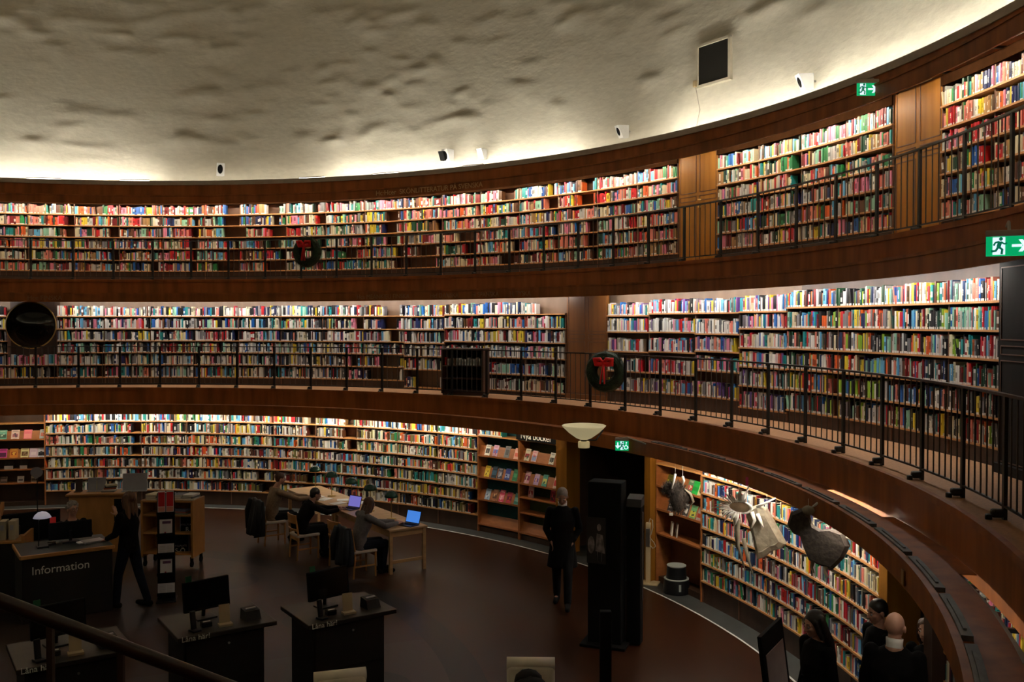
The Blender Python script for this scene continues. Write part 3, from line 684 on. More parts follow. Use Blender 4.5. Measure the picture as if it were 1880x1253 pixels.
def exit_sign(label, loc, rz, W, H, kind, arm):
    o = thing('exit_sign', label, 'exit sign', loc, rz, 'green exit signs')
    mb = MB(); mb.rbox((0, 0.03, H * 0.62), (W * 1.02, 0.07, H * 0.30), 0.006); mb.build('housing', LIP, o)
    mb = MB(); mb.box((0, 0.03, 0), (W, 0.012, H)); p = mb.build('panel', SIGNG, o)
    y = 0.022
    if kind == 'right':
        mb = MB(); mb.box((-W * 0.22, y, 0), (W * 0.27, 0.004, H * 0.86)); mb.build('doorway_symbol', SIGNW, p)
        mb = MB(); running_man(mb, -W * 0.21, 0.0, H * 0.98, y - 0.004); mb.build('running_man', SIGND, p)
        mb = MB(); X = W * 0.22; a_ = H * 0.30
        mb.box((X - a_ * 0.35, y, 0), (a_ * 1.5, 0.004, a_ * 0.42))
        for sg in (-1, 1): mb.add([(X - a_ * .15, y, sg * a_), (X + a_ * .45, y, sg * a_), (X + a_ * 1.15, y, 0), (X + a_ * .55, y, 0)], [(0, 1, 2, 3)])
        mb.build('arrow', SIGNW, p)
    else:
        mb = MB(); X = -W * 0.32; a_ = H * 0.26
        mb.box((X, y, a_ * 0.5), (a_ * 0.45, 0.004, a_ * 1.4)); mb.add([(X - a_, y, 0), (X + a_, y, 0), (X, y, -a_ * 1.2)], [(0, 1, 2)]); mb.build('arrow', SIGNW, p)
        mb = MB(); mb.box((0, y, 0), (W * 0.24, 0.004, H * 0.82)); mb.build('doorway_symbol', SIGNW, p)
        mb = MB(); running_man(mb, 0.0, 0.0, H * 0.9, y - 0.004); mb.build('running_man', SIGND, p)
        mb = MB(); X = W * 0.30
        mb.torus(H * 0.17, H * 0.03, 20, 6, Matrix.Translation((X, y, -H * 0.17))); mb.ball((X + H * 0.04, y, H * 0.30), (H * 0.07, 0.002, H * 0.07))
        mb.tube([(X + H * 0.02, y, H * 0.20), (X, y, -0.02 * H), (X + H * 0.17, y, -0.05 * H), (X + H * 0.22, y, -H * 0.26)], H * 0.035, 6); mb.build('wheelchair_symbol', SIGNW, p)
    mb = MB(); mb.tube([Vector((0, 0.03, H * 0.72))] + [Vector(q) for q in arm], 0.012, 8); mb.build('arm', LIP, o)
    return o
def sign_at(px, py, d, **k):
    p = at(px, py, d); return p
p = sign_at(1594, 163, 12.7); exit_sign('green exit sign with right arrow under the cornice, top right', p, -0.02, 0.285, 0.172, 'right', [(0.1, 0.10, 0.16), (0.25, 0.45, 0.16)])
p = sign_at(1853, 451, 7.0); exit_sign('large green exit sign with right arrow at the right edge', p, -0.45, 0.31, 0.152, 'right', [(0.0, 0.15, 0.19), (0.0, 0.5, 0.19)])
p = sign_at(1142, 819, 15.25); exit_sign('small green exit sign with down arrow and wheelchair over the doorway', p, -0.10, 0.215, 0.165, 'down', [(0.10, 0.02, 0.14), (0.30, -0.45, 0.12), (0.36, -0.50, 0.10)])

# ================================================================ WREATHS
PINE = mat('pine needles', (0.014, 0.032, 0.012), 0.7, var=0.4)
def wreath(label, px, py, R, rad, tilt):
    a, z = ring(px, py, R); o = ring_thing('christmas_wreath', label, 'wreath', R, a, z, 'fir wreaths hung on the railings'); r = random.Random(int(px)); o.rotation_euler[2] += tilt
    mb = MB(); mb.torus(rad * 0.66, rad * 0.27, 30, 8)
    for i in range(1300):
        t = r.uniform(0, 2 * PI); b = r.uniform(0, 2 * PI); q = rad * 0.27
        c = Vector(((rad * .66 + q * math.cos(b)) * math.cos(t), q * math.sin(b), (rad * .66 + q * math.cos(b)) * math.sin(t)))
        nrm = Vector((math.cos(b) * math.cos(t), math.sin(b), math.cos(b) * math.sin(t))); tg = Vector((-math.sin(t), 0, math.cos(t)))
        e = c + (nrm * 0.8 + tg * 0.6 + Vector((r.uniform(-.5, .5), r.uniform(-.5, .5), r.uniform(-.5, .5)))).normalized() * rad * r.uniform(0.12, 0.24)
        s_ = tg.cross(nrm).normalized() * 0.006; mb.add([c - s_, c + s_, e], [(0, 1, 2)])
    mb.build('fir_ring', PINE, o, fix=False)
    mb = MB(); y = -rad * 0.36; zc = rad * 0.42
    for sg in (-1, 1):   # two loops and two tails
        mb.tube([(0, y, zc), (sg * rad * .16, y - .03, zc + rad * .18), (sg * rad * .36, y - .02, zc + rad * .15), (sg * rad * .34, y, zc - rad * .05), (sg * rad * .12, y - .01, zc - rad * .06), (0, y, zc)], [rad * .10, rad * .15, rad * .17, rad * .15, rad * .12, rad * .10], 8, flat=0.5)
        mb.tube([(0, y, zc), (sg * rad * .05 - rad * .02, y - .02, zc - rad * .4), (sg * rad * .10 - rad * .06, y - .01, zc - rad * .95)], [rad * .09, rad * .11, rad * .12], 6, flat=0.25)
    mb.ball((0, y - .02, zc), (rad * .1, rad * .07, rad * .1)); mb.build('ribbon_bow', RED, o, True)
    mb = MB(); mb.tube([(0, 0, rad * .9), (0, 0.06, rad * 1.02), (0, 0.10, rad * 1.0)], 0.006, 5); mb.build('hook', IRON, o)
wreath('green fir wreath with red bow on the upper gallery railing', 564, 463, 13.56, 0.40, 0.0)
wreath('green fir wreath with red bow on the middle gallery railing', 1112, 683, 12.86, 0.40, 0.62)

# ================================================================ ROUND MIRROR, BOOK STAND, UPLIGHTER ON THE GALLERIES
a, z = ring(57, 597.5, 13.25); o = ring_thing('round_mirror', 'large round dark mirror in a thin brass rim, middle gallery far left', 'mirror', 13.25, a, z); rr = 0.555
mb = MB(); mb.lathe([(0.0, 0.02), (rr * 0.98, 0.02), (rr * 0.98, -0.02), (0.0, -0.02)], 64, Matrix.Rotation(PI / 2, 4, 'X'), cap=False); mb.build('glass', mat('dark mirror glass', (0.006, 0.0065, 0.006), 0.10, spec=0.30), o, True)
mb = MB(); mb.torus(rr, 0.018, 72, 10); mb.build('rim', BRASS, o, True)
mb = MB(); mb.tube([(0, 0.03, 0.3), (0, 0.30, 0.55), (0, 0.35, 0.62)], 0.015, 6); mb.tube([(0, 0.03, -0.3), (0, 0.5, -0.4), (0, 0.8, -0.4)], 0.015, 6); mb.build('bracket', IRON, o)
a0, z0 = ring(816, 720, 13.42); a1, _ = ring(893, 720, 13.42); tm = (a0 + a1) / 2; W = math.radians(a0 - a1) * 13.42
o = ring_thing('book_cabinet', 'dark freestanding book cabinet on the middle gallery walkway', 'cabinet', 13.42, tm, 2.77); o.rotation_euler[2] += 0.32
W *= 0.80; Hc = 0.98; DK = mat('cabinet dark wood', (0.05, 0.018, 0.008), 0.5, var=0.2, scale=(6, 6, 1))
for sx in (-1, 1):
    mb = MB(); mb.box((sx * W / 2, 0.0, Hc / 2 + 0.04), (0.03, 0.42, Hc)); mb.build('side_panel', DK, o)
mb = MB(); mb.box((0, 0.2, Hc / 2 + 0.04), (W, 0.02, Hc)); mb.build('back_panel', BLACK, o)
for zz in (0.10, 0.36, 0.64, Hc + 0.03):
    mb = MB(); mb.box((0, 0, zz), (W + (0.03 if zz > 0.9 else -0.03), 0.40, 0.022)); mb.build('shelf', DK, o)
mb = MB(); mb.box((0, 0.02, 0.045), (W, 0.38, 0.09)); mb.build('plinth', DK, o)
cab = o; r = random.Random(3)
for i in range(13):
    x = -W / 2 + 0.06 + i * (W - 0.12) / 12.5; c = (0.62, 0.62, 0.58) if i not in (0, 2, 3) else [(0.5, 0.01, 0.012), None, (0.45, 0.40, 0.30), (0.35, 0.2, 0.12)][i]
    mb = MB(); mb.col = c; h = r.uniform(0.13, 0.17) if i else 0.17; mb.rbox((0, 0, h / 2), (0.032, 0.14, h), 0.004); mb.col = tuple(q * .4 for q in c); mb.box((0, -0.071, h * .5), (0.018, 0.003, h * .4))
    b = mb.build('book', BOOK, None, False, True)
    b.matrix_world = Matrix.Translation(cab.location) @ Matrix.Rotation(cab.rotation_euler[2], 4, 'Z') @ Matrix.Translation((x, -0.08, 0.653))
    tag(b, ('red book at the left end inside' if i == 0 else f"pale book, {nth(i - 1)} to the right of the red one in") + ' the dark gallery cabinet', 'book', 'books in the dark gallery cabinet')
# glass bowl uplighter on a bracket
a, z = ring(1072, 790, 11.85); o = ring_thing('bowl_lamp', 'frosted glass bowl lamp on an arm in front of the doorway', 'lamp', 11.85, a, z)
BOWL = mat('frosted opal glass', (0.62, 0.55, 0.36), 0.45, emit=(0.62, 0.52, 0.28), estr=0.42)
mb = MB(); mb.lathe([(0.07, -0.16), (0.13, -0.135), (0.25, -0.05), (0.36, 0.055), (0.375, 0.075), (0.355, 0.085), (0.24, 0.0), (0.12, -0.09), (0.0, -0.11)], 48, cap=False); mb.build('bowl', BOWL, o, True)
mb = MB(); mb.lathe([(0.095, -0.30), (0.098, -0.29), (0.098, -0.20), (0.085, -0.19)], 28); mb.build('stem', mat('opal stem', (0.6, 0.52, 0.33), 0.4, emit=(0.62, 0.50, 0.24), estr=0.35), o, True)
mb = MB(); mb.lathe([(0.05, -0.20), (0.05, -0.14)], 20); mb.tube([(0, 0, -0.17), (0, 0.25, -0.19), (0, 0.40, -0.03)], 0.014, 8); mb.build('arm', IRON, o)
# small brass plate on the valance, little sockets
a, z = ring(1652, 1036, 12.2); o = ring_thing('wall_plate', 'small brass plate on the curved valance above the people', 'plate', 12.225, a, 2.30)
mb = MB(); mb.rbox((0, 0.0, 0), (0.09, 0.014, 0.12), 0.004); mb.build('plate', mat('dull brass', (0.30, 0.17, 0.04), 0.4, 0.6, var=0.1), o)
# ================================================================ DISPLAY BAYS ON THE GROUND FLOOR
def cover_book(label, group, loc, rz, tilt, w_, h, cols, seed, t=0.022):
    r = random.Random(seed); mb = MB(); bg = cols[0]
    mb.col = bg; mb.box((0, 0, h / 2), (w_, 0.004, h)); mb.box((0, t, h / 2), (w_, 0.004, h)); mb.box((-w_ / 2 + 0.002, t / 2, h / 2), (0.004, t, h))
    mb.col = (0.7, 0.66, 0.56); mb.box((0.003, t / 2, h / 2), (w_ - 0.008, t - 0.004, h - 0.008))
    y = -0.0028
    if len(cols) > 1:    # picture block, title bars
        mb.col = cols[1]; hh = h * r.uniform(0.28, 0.45); mb.box((0, y, h * r.uniform(0.35, 0.5)), (w_ * r.uniform(0.6, 0.95), 0.002, hh))
    if len(cols) > 2:
        mb.col = cols[2]
        for i in range(3): mb.ball((r.uniform(-.2, .2) * w_, y - 0.001, h * r.uniform(.25, .6)), (w_ * r.uniform(.08, .2), 0.002, h * r.uniform(.05, .14)), sub=1)
    mb.col = cols[-1] if len(cols) > 1 else tuple(q * 0.5 for q in bg)
    for i in range(2): mb.box((0, y - 0.001, h * (0.9 - 0.07 * i)), (w_ * r.uniform(0.45, 0.8), 0.0016, h * 0.03))
    mb.box((0, y - 0.001, h * 0.06), (w_ * 0.5, 0.0016, h * 0.025))
    o = mb.build('display_book', COVER, None, False, True)
    o.matrix_world = Matrix.Translation(loc) @ Matrix.Rotation(rz, 4, 'Z') @ Matrix.Rotation(-tilt, 4, 'X')
    return tag(o, label, 'book', group)
def display_bay(label, thL, thR, lips, boards, back, R=12.79, top=True, H=2.27, name='display_shelf'):
    tm = (thL + thR) / 2; o = ring_thing(name, label, 'display shelf', R, tm, 0); hb = math.radians(thL - thR) / 2
    mb = MB(); mb.larc(R, R + 0.30, R + 0.32, 0, H, -hb, hb); mb.build('back_panel', back, o)
    for sg in (-1, 1):
        mb = MB(); b0, b1 = sorted((sg * hb, sg * (hb - 0.02 / R))); mb.larc(R, R + 0.0, R + 0.30, 0, H, b0, b1, 1); mb.build('side_panel', WOOD_R, o)
    n = 4
    for z, kind in zip(lips, boards):
        if kind == 'tilt':
            mb = MB(); vs = []; fs = []
            for i in range(n + 1):
                t = -hb + 2 * hb * i / n
                for r_, zz in ((R + 0.03, z), (R + 0.105, z + 0.20), (R + 0.125, z + 0.19), (R + 0.05, z - 0.01)): vs.append((r_ * math.sin(t), r_ * math.cos(t) - R, zz))
            for i in range(n):
                for k in range(4): fs.append((4 * i + k, 4 * i + (k + 1) % 4, 4 * i + 4 + (k + 1) % 4, 4 * i + 4 + k))
            mb.add(vs, fs); mb.build('sloping_board', WOOD_R, o)
            mb = MB(); mb.larc(R, R - 0.004, R + 0.055, z - 0.02, z, -hb, hb); mb.larc(R, R - 0.004, R + 0.008, z, z + 0.016, -hb, hb); mb.build('lip', WOOD_R, o)
        else:
            mb = MB(); mb.larc(R, R, R + 0.30, z - 0.014, z + 0.011, -hb, hb); mb.build('shelf', WOOD_R if kind == 'flat' else WOOD_S, o)
    mb = MB(); mb.larc(R, R + 0.05, R + 0.30, 0, 0.10, -hb, hb); mb.build('plinth', WOOD_P, o)
    return o
def on_bay(px, py, z, kind, R=12.79):
    th = ring(px, py, R)[0]; t = math.radians(th); r_ = R + (0.024 if kind == 'tilt' else 0.09)
    return (r_ * math.cos(t), r_ * math.sin(t), z + 0.002), t - PI / 2
# --- new books (left of the doorway)
zl = [ring(916, y, 12.79)[1] for y in (841, 881, 923, 969)]; zr = [ring(988, y, 12.79)[1] for y in (851.5, 893.6, 920, 948.5, 985.5)]
ztopL = ring(916, 804, 12.79)[1]
display_bay('oak new books display, left half with teal back', 50.30, 45.15, [ztopL] + zl, ['top', 'tilt', 'tilt', 'tilt', 'tilt'], TEAL)
display_bay('oak new books display, right half with olive back beside the doorway', 45.12, 40.0, [ztopL] + zr, ['top', 'tilt', 'tilt', 'flat', 'flat', 'tilt'], GREENF)
P_ = lambda *h: tuple(srgb(x) for x in h)
NB = [(892, 0, 'l', P_('e8e4d8', '2c2a28', '6e5a48'), 'white and black'), (906, 0, 'l', P_('c9a0b8', '4a68b8', 'a03050'), 'pink and blue'), (927, 0, 'l', P_('77787a', '4e5052'), 'plain grey'), (945, 0, 'l', P_('f0b8a8', 'e87868'), 'coral pink'),
      (891, 1, 'l', P_('e8c840', 'f0d860', '8a7020'), 'bright yellow'), (904, 1, 'l', P_('1c3040', '34586e'), 'dark blue'), (914.5, 1, 'l', P_('4a4a58', '8a8a98', 'c0c0c8'), 'slate grey'), (928, 1, 'l', P_('3c4ca0', 'a8b8e0', '223070'), 'royal blue'), (942, 1, 'l', P_('2c7850', '48a070'), 'bottle green'),
      (892, 2, 'l', P_('a8c0d8', 'd8e0e8', '7890b0'), 'pale blue'), (905, 2, 'l', P_('a86848', '5c3828', 'd8a878'), 'copper brown'), (917.5, 2, 'l', P_('d84868', 'f090a0', 'ffd0d8'), 'raspberry pink'), (931, 2, 'l', P_('b83858', '702038', 'e85030'), 'dark crimson'), (945, 2, 'l', P_('3a8078', '78b0a8'), 'sea green'),
      (964, 0, 'r', P_('d8d0c0', 'a03840', '405848'), 'cream and red'), (977, 0, 'r', P_('e0b8c0', '8898c8', 'c86878'), 'pink and lilac'), (1009, 0, 'r', P_('d8d8d0', '303030', '606060'), 'black and white'),
      (964, 1, 'r', P_('e0a0b8', '8c4060', 'f0e0d8'), 'rose and white'), (981, 1, 'r', P_('c8a8d8', '7858a8', 'f0c0b0'), 'lilac'), (996, 1, 'r', P_('60b0a0', 'e0e080', '307868'), 'turquoise and yellow'), (1017, 1, 'r', P_('e0c0b0', 'c03038', '282828'), 'white, red and black'),
      (968, 2, 'r', P_('d8a8a8', 'a02838', 'e8d8d0'), 'pale pink'), (1008, 2, 'r', P_('98203a', '303038', 'd04858'), 'dark red')]
for n, (px, row, half, cols, nm) in enumerate(NB):
    z = (zl if half == 'l' else zr)[row]; kind = 'flat' if half == 'r' and row == 2 else 'tilt'
    py = 592 - (z - 4.355) * 1722 / 18.8; loc, rz = on_bay(px, py, z, kind)
    cover_book(f"{nm} book facing out, {['top', 'second', 'third'][row]} row of the new books display", 'face-out new books', loc, rz, 0.36 if kind == 'tilt' else 0.12, 0.135, 0.235 + 0.01 * (n % 3), cols, n)
a0, _ = ring(946, 805, 12.74); a1, _ = ring(1024, 815, 12.74); tm = (a0 + a1) / 2
o = ring_thing('shelf_sign', 'black sign with white letters Nya b\u00f6cker above the display', 'sign', 12.74, tm, ztopL + 0.012); hw = math.radians(a0 - a1) * 12.74 / 2
mb = MB(); mb.box((0, 0.02, 0.11), (2 * hw, 0.02, 0.22)); mb.build('board', BLACK, o)
text_flat('Nya b\u00f6cker', 0.185, LETTERW, o, (-hw + 0.13, 0.008, 0.035))
# row of books left of the sign on the same board
r = random.Random(5); th = 50.2
for i in range(22):
    wd = r.uniform(0.02, 0.04); t = math.radians(th) - wd / 2 / 12.80; c = CN[r.choice(['white', 'cream', 'pale grey', 'sky blue', 'teal', 'red', 'navy', 'yellow'])]
    b = dict(R=12.80, a=t, w=wd, h=r.uniform(0.20, 0.235), d=0.15, z=ztopL + 0.011, col=c, band=r.random(), stick=True, b1=.35, b2=.75, lean=0)
    mb = MB(); book_geo(mb, b); o = mb.build('book', BOOK, None, False, True, fix=False); o.matrix_world = book_matrix(b)
    tag(o, f"{nth(i)} book from the left in the row on top of the new books display", 'book', 'books on top of the new books display'); th -= math.degrees(wd / 12.80) * 1.02
# --- far left display
zf_ = [ring(50, y, 12.79)[1] for y in (778, 807.5, 841.5, 863, 888)]
for k in range(3):
    display_bay(['oak display shelf with face-out books at the far left, beside the bookcases', 'second oak display bay from the bookcases at the far left', 'third oak display bay from the bookcases at the far left'][k],
                99.95 + 5 * (k + 1), 99.95 + 5 * k, zf_, ['top', 'tilt', 'tilt', 'flat', 'flat'], WOOD_P)
LB = [(4, 1, P_('70b8a0', '486858', 'c8e0d0'), 'green landscape'), (27, 1, P_('e0c8c0', 'b06878', '705868'), 'pink figure'), (50, 1, P_('e87888', 'f09898'), 'plain salmon pink'), (79, 1, P_('a0a8a8', 'c07060', '505868'), 'grey photographic'),
      (4, 2, P_('e050a8', '602850'), 'magenta'), (24, 2, P_('d88838', 'a04018', 'f0c050'), 'orange brown'), (44, 2, P_('e8e0a8', '705030', 'a08060'), 'pale yellow'), (60, 2, P_('e0c8d8', 'f0e0e8'), 'pale pink blank'), (75, 2, P_('d8d8e0', '202028', '404048'), 'black and white drawing'),
      (4, 4, P_('58504c', '90807c'), 'dark grey'), (35, 4, P_('d8d4cc', '6e6a70'), 'small white card'), (60, 4, P_('b0a898', '484038'), 'small beige card')]
for n, (px, row, cols, nm) in enumerate(LB):
    z = zf_[row]; kind = 'tilt' if row < 3 else 'flat'; loc, rz = on_bay(px, 830, z, kind)
    cover_book(f"{nm} book facing out, {['', 'upper', 'lower', '', 'bottom'][row]} row of far left display", 'face-out books at the far left', loc, rz, 0.36 if kind == 'tilt' else 0.15, 0.175 if row < 3 else 0.14, 0.235 if row < 3 else 0.16, cols, 50 + n)
for n, (px, wd) in enumerate(((14, 0.19), (41, 0.16))):
    loc, rz = on_bay(px, 850, zf_[3] + 0.011, 'flat'); o = thing('leaflet_holder', ['wider', 'narrower'][n] + ' leaflet holder with white cards on the far left display', 'leaflet holder', loc, rz)
    mb = MB(); mb.box((0, 0.06, 0.12), (wd, 0.01, 0.24), T=Matrix.Rotation(-0.15, 4, 'X')); mb.build('holder', mat('smoked acrylic', (0.03, 0.02, 0.02), 0.2), o)
    mb = MB(); mb.box((0, -0.01, 0.04), (wd, 0.006, 0.08)); mb.build('card', PAPER, o)
# --- display bay with the hanging angels
z2 = [ring(1241.5, 859.5, 12.79)[1], ring(1277, 911, 12.79)[1], ring(1244, 946, 12.79)[1], ring(1247, 994, 12.79)[1]]
o = display_bay('red oak display bay between the doorway and the near bookcases', 28.0, 22.40, z2, ['top', 'tilt', 'tilt', 'flat'], mat('red stained back', (0.16, 0.045, 0.018), 0.6, var=0.1))
RB = [(1224, 1, P_('5c5820', 'c8c038', '282810'), 'dark olive speckled'), (1262, 1, P_('608868', 'c04848', 'd8d8c0'), 'motley'), (1271, 1, P_('20b048', '18903c'), 'vivid green'), (1282, 1, P_('d8d8a0', '6e6a48', '404030'), 'cream oval'), (1227, 2, P_('343038', 'c8c0c0'), 'charcoal'), (1254, 2, P_('38383c', 'd0d0d0', 'e8e8e8'), 'black lettered'),
      (1267, 2, P_('68a870', 'c8c850', '285038'), 'green and yellow'), (1280, 2, P_('a0a0a0', 'b03830'), 'grey and red'), (1223, 3, P_('e8e8e0', 'd0d0cc'), 'white'), (1232, 3, P_('6e5c50', 'b8a898'), 'brown photographic'), (1277, 3, P_('c8bca8', '38302c'), 'beige spined')]
for n, (px, row, cols, nm) in enumerate(RB):
    z = z2[row] + (0.011 if row == 3 else 0); kind = 'tilt' if row < 3 else 'flat'; loc, rz = on_bay(px, 930, z, kind)
    cover_book(f"{nm} book facing out, {['', 'upper', 'lower', 'bottom'][row]} row behind the first paper angel", 'face-out books by the doorway', loc, rz + (0 if row < 3 else -0.5), 0.36 if row < 3 else 0.1, 0.15 if n != 2 else 0.19, 0.22, cols, 80 + n)
# ---- hanging paper angels
PAP = mat('crumpled paper', (0.30, 0.255, 0.185), 0.8, var=0.18, scale=(14, 14, 14), bump=0.4); PAPW = mat('white crepe paper', (0.76, 0.73, 0.66), 0.7, var=0.06, bump=0.3)
FELT = mat('grey brown felt', (0.052, 0.040, 0.032), 0.95, var=0.3, scale=(25, 25, 25), bump=0.4)
def sheet(mb, fn, nu, nv, th=0.006):    # thin solid from a parametric sheet
    vs = []; fs = []
    for side in (0, 1):
        for i in range(nu + 1):
            for j in range(nv + 1):
                p = Vector(fn(i / nu, j / nv)); vs.append(p + Vector((0, th * side, 0)))
    n = (nu + 1) * (nv + 1); I = lambda i, j, s: s * n + i * (nv + 1) + j
    for i in range(nu):
        for j in range(nv):
            fs.append((I(i, j, 0), I(i + 1, j, 0), I(i + 1, j + 1, 0), I(i, j + 1, 0))); fs.append((I(i, j + 1, 1), I(i + 1, j + 1, 1), I(i + 1, j, 1), I(i, j, 1)))
    for i in range(nu):
        for j in (0, nv): fs.append((I(i, j, 0), I(i, j, 1), I(i + 1, j, 1), I(i + 1, j, 0)))
    for j in range(nv):
        for i in (0, nu): fs.append((I(i, j, 0), I(i, j + 1, 0), I(i, j + 1, 1), I(i, j, 1)))
    mb.add(vs, fs)
def angel(label, px, py, R, zt, kind):
    a, z = ring(px, py, R); o = ring_thing('paper_angel', label, 'hanging angel', R, a, z, 'paper angels hung over the shelves'); r = random.Random(int(px))
    o.rotation_euler[2] += 0.95
    if kind == 'big':
        mb = MB(); ol = [(-.02, .20), (.10, .25), (.22, .22), (.30, .08), (.38, -.06), (.47, -.22), (.40, -.29), (.30, -.33), (.18, -.43), (.10, -.46), (.07, -.30), (.03, -.12), (-.02, .04), (-.05, .12)]; k = len(ol); V = []; fs = []
        for s_, off in ((1.0, 0.0), (0.93, -0.07), (0.7, -0.105), (1.0, 0.05)): V += [(0.19 + (x - 0.19) * s_, off + 0.012 * math.sin(17 * x + 11 * z_), -0.08 + (z_ + 0.08) * s_) for x, z_ in ol]
        fs = [tuple(range(2 * k, 3 * k)), tuple(range(3 * k, 4 * k))[::-1]]
        for i in range(k):
            l = (i + 1) % k; fs += [(i, l, k + l, k + i), (k + i, k + l, 2 * k + l, 2 * k + i), (3 * k + i, 3 * k + l, l, i)]
        mb.add(V, fs); mb.build('skirt', PAP, o)
        HT = Matrix.Translation((-0.12, -0.06, 0.22)) @ Matrix.Rotation(0.10, 4, 'Y') @ Matrix.Diagonal((1.0, 0.8, 0.52, 1))
        mb = MB(); mb.torus(0.155, 0.022, 30, 8, HT); mb.build('hood_brim', PAPW, o, True)
        mb = MB(); mb.ball((-0.12, -0.03, 0.22), (0.145, 0.035, 0.075), Matrix.Rotation(0.10, 4, 'Y')); mb.build('hood', mat('tan card', (0.22, 0.15, 0.09), 0.8, var=0.2), o, True)
        for k in range(17):      # stiff paper plumes round the head
            ang = math.radians(75 + 12.5 * k); L = r.uniform(0.13, 0.24); mb = MB(); c = Vector((-0.12 + 0.14 * math.cos(ang), -0.06, 0.22 + 0.07 * math.sin(ang)))
            e = c + Vector((math.cos(ang) * L, r.uniform(-.08, .03), math.sin(ang) * L * 0.8)); m = (c + e) / 2 + Vector((0, -0.03, 0.015))
            mb.tube([c, m, e], [0.026, 0.034, 0.003], 6, flat=0.3); mb.build('plume', PAPW, o, True)
        for pts in (((0.10, -0.05, 0.24), (0.22, -0.06, 0.30), (0.34, -0.05, 0.37)), ((0.05, -0.12, 0.18), (0.09, -0.16, 0.08), (0.05, -0.17, -0.02)), ((0.12, -0.12, 0.16), (0.17, -0.16, 0.07), (0.20, -0.16, 0.0)), ((-0.05, -0.05, 0.28), (-0.03, -0.05, 0.42), (0.0, -0.04, 0.52))):
            mb = MB(); mb.tube(pts, [0.032, 0.026, 0.012], 8, flat=0.6); mb.build('streamer', PAPW, o, True)
        for pts in (((-0.15, 0, 0.05), (-0.14, -0.02, -0.3), (-0.05, -0.02, -0.62)), ((-0.08, 0, -0.2), (-0.02, -0.03, -0.42), (0.06, -0.03, -0.68)), ((-0.20, 0.02, 0.1), (-0.17, 0, -0.15), (-0.16, 0, -0.38))):
            mb = MB(); mb.tube(pts, [0.05, 0.036, 0.012], 8, flat=0.6); mb.build('leg', PAP, o, True)
        th = [(-0.02, -0.02, 0.5), (0.22, 0.0, 0.30)]
        mb = MB(); mb.rbox((-0.02, -0.04, 0.56), (0.05, 0.012, 0.11), 0.004); mb.build('ribbon_tag', mat('pink ribbon', (0.75, 0.07, 0.22), 0.5), o)
    elif kind == 'fur':
        mb = MB(); mb.ball((0, 0, -0.05), (0.13, 0.09, 0.24)); mb.ball((-0.12, 0, 0.08), (0.12, 0.07, 0.10)); mb.ball((0.10, 0, -0.02), (0.10, 0.07, 0.12))
        for i in range(700):
            t = r.uniform(0, 2 * PI); u = r.uniform(-1, 1); q = math.sqrt(1 - u * u); n_ = Vector((q * math.cos(t), q * math.sin(t), u)); c = Vector((n_.x * .13, n_.y * .09, n_.z * .24 - 0.05))
            if r.random() < 0.35: c = Vector((n_.x * .12 - .12, n_.y * .07, n_.z * .10 + .08))
            e = c + (n_ + Vector((r.uniform(-.6, .6), r.uniform(-.6, .6), r.uniform(-.9, .3)))).normalized() * 0.05; s_ = n_.orthogonal().normalized() * 0.006; mb.add([c - s_, c + s_, e], [(0, 1, 2)])
        mb.build('furry_body', FELT, o, fix=False)
        for pts in (((-0.04, -0.06, 0.32), (-0.06, -0.08, 0.22), (-0.09, -0.09, 0.10)), ((0.07, -0.04, 0.28), (0.09, -0.06, 0.22), (0.07, -0.07, 0.15))):
            mb = MB(); mb.tube(pts, [0.045, 0.05, 0.03], 8, flat=0.4); mb.build('paper_collar', PAPW, o, True)
        mb = MB(); mb.tube([(0.08, -0.03, 0.1), (0.19, -0.05, 0.02), (0.23, -0.04, -0.10), (0.17, -0.04, -0.17)], [0.015, 0.045, 0.045, 0.01], 8, flat=0.4); mb.build('wing', PAP, o, True)
        mb = MB(); mb.rbox((-0.10, -0.05, -0.30), (0.06, 0.05, 0.04), 0.008); mb.build('foot', PAPW, o)
        th = [(-0.04, -0.05, 0.32), (0.07, -0.03, 0.28)]
    else:
        mb = MB(); vs = [(-.30, .22), (-.18, .28), (-.10, .20), (-.06, .10), (.02, .06), (.14, .08), (.27, .05), (.33, -.08), (.27, -.22), (.16, -.35), (.02, -.33), (-.10, -.28), (-.16, -.14), (-.20, -.02), (-.28, .0), (-.34, .08)]
        k = len(vs); V = []
        for s_, off in ((1, -0.02), (0.9, -0.075), (1, 0.03)): V += [(x * s_ - (0 if s_ == 1 else 0.0), off + 0.012 * math.sin(9 * x), z_ * s_) for x, z_ in vs]
        fs = [tuple(range(k, 2 * k))] + [tuple(range(2 * k, 3 * k))[::-1]]
        for i in range(k):
            l = (i + 1) % k; fs.append((i, l, k + l, k + i)); fs.append((2 * k + i, 2 * k + l, l, i))
        mb.add(V, fs); mb.build('felt_body', FELT, o)
        mb = MB(); mb.ball((-0.10, -0.05, 0.27), (0.07, 0.05, 0.055)); mb.build('head', PAP, o, True)
        for pts in (((-0.06, -0.04, 0.31), (0.0, -0.05, 0.36), (0.05, -0.04, 0.37)), ((0.02, -0.03, 0.14), (0.08, -0.06, 0.18), (0.11, -0.05, 0.12))):
            mb = MB(); mb.tube(pts, [0.02, 0.03, 0.01], 8, flat=0.5); mb.build('paper_curl', PAPW, o, True)
        mb = MB(); mb.tube([(0.30, -0.02, 0.02), (0.38, -0.05, 0.0), (0.43, -0.05, 0.02)], [0.02, 0.04, 0.01], 8, flat=0.5); mb.build('wing_tip', PAP, o, True)
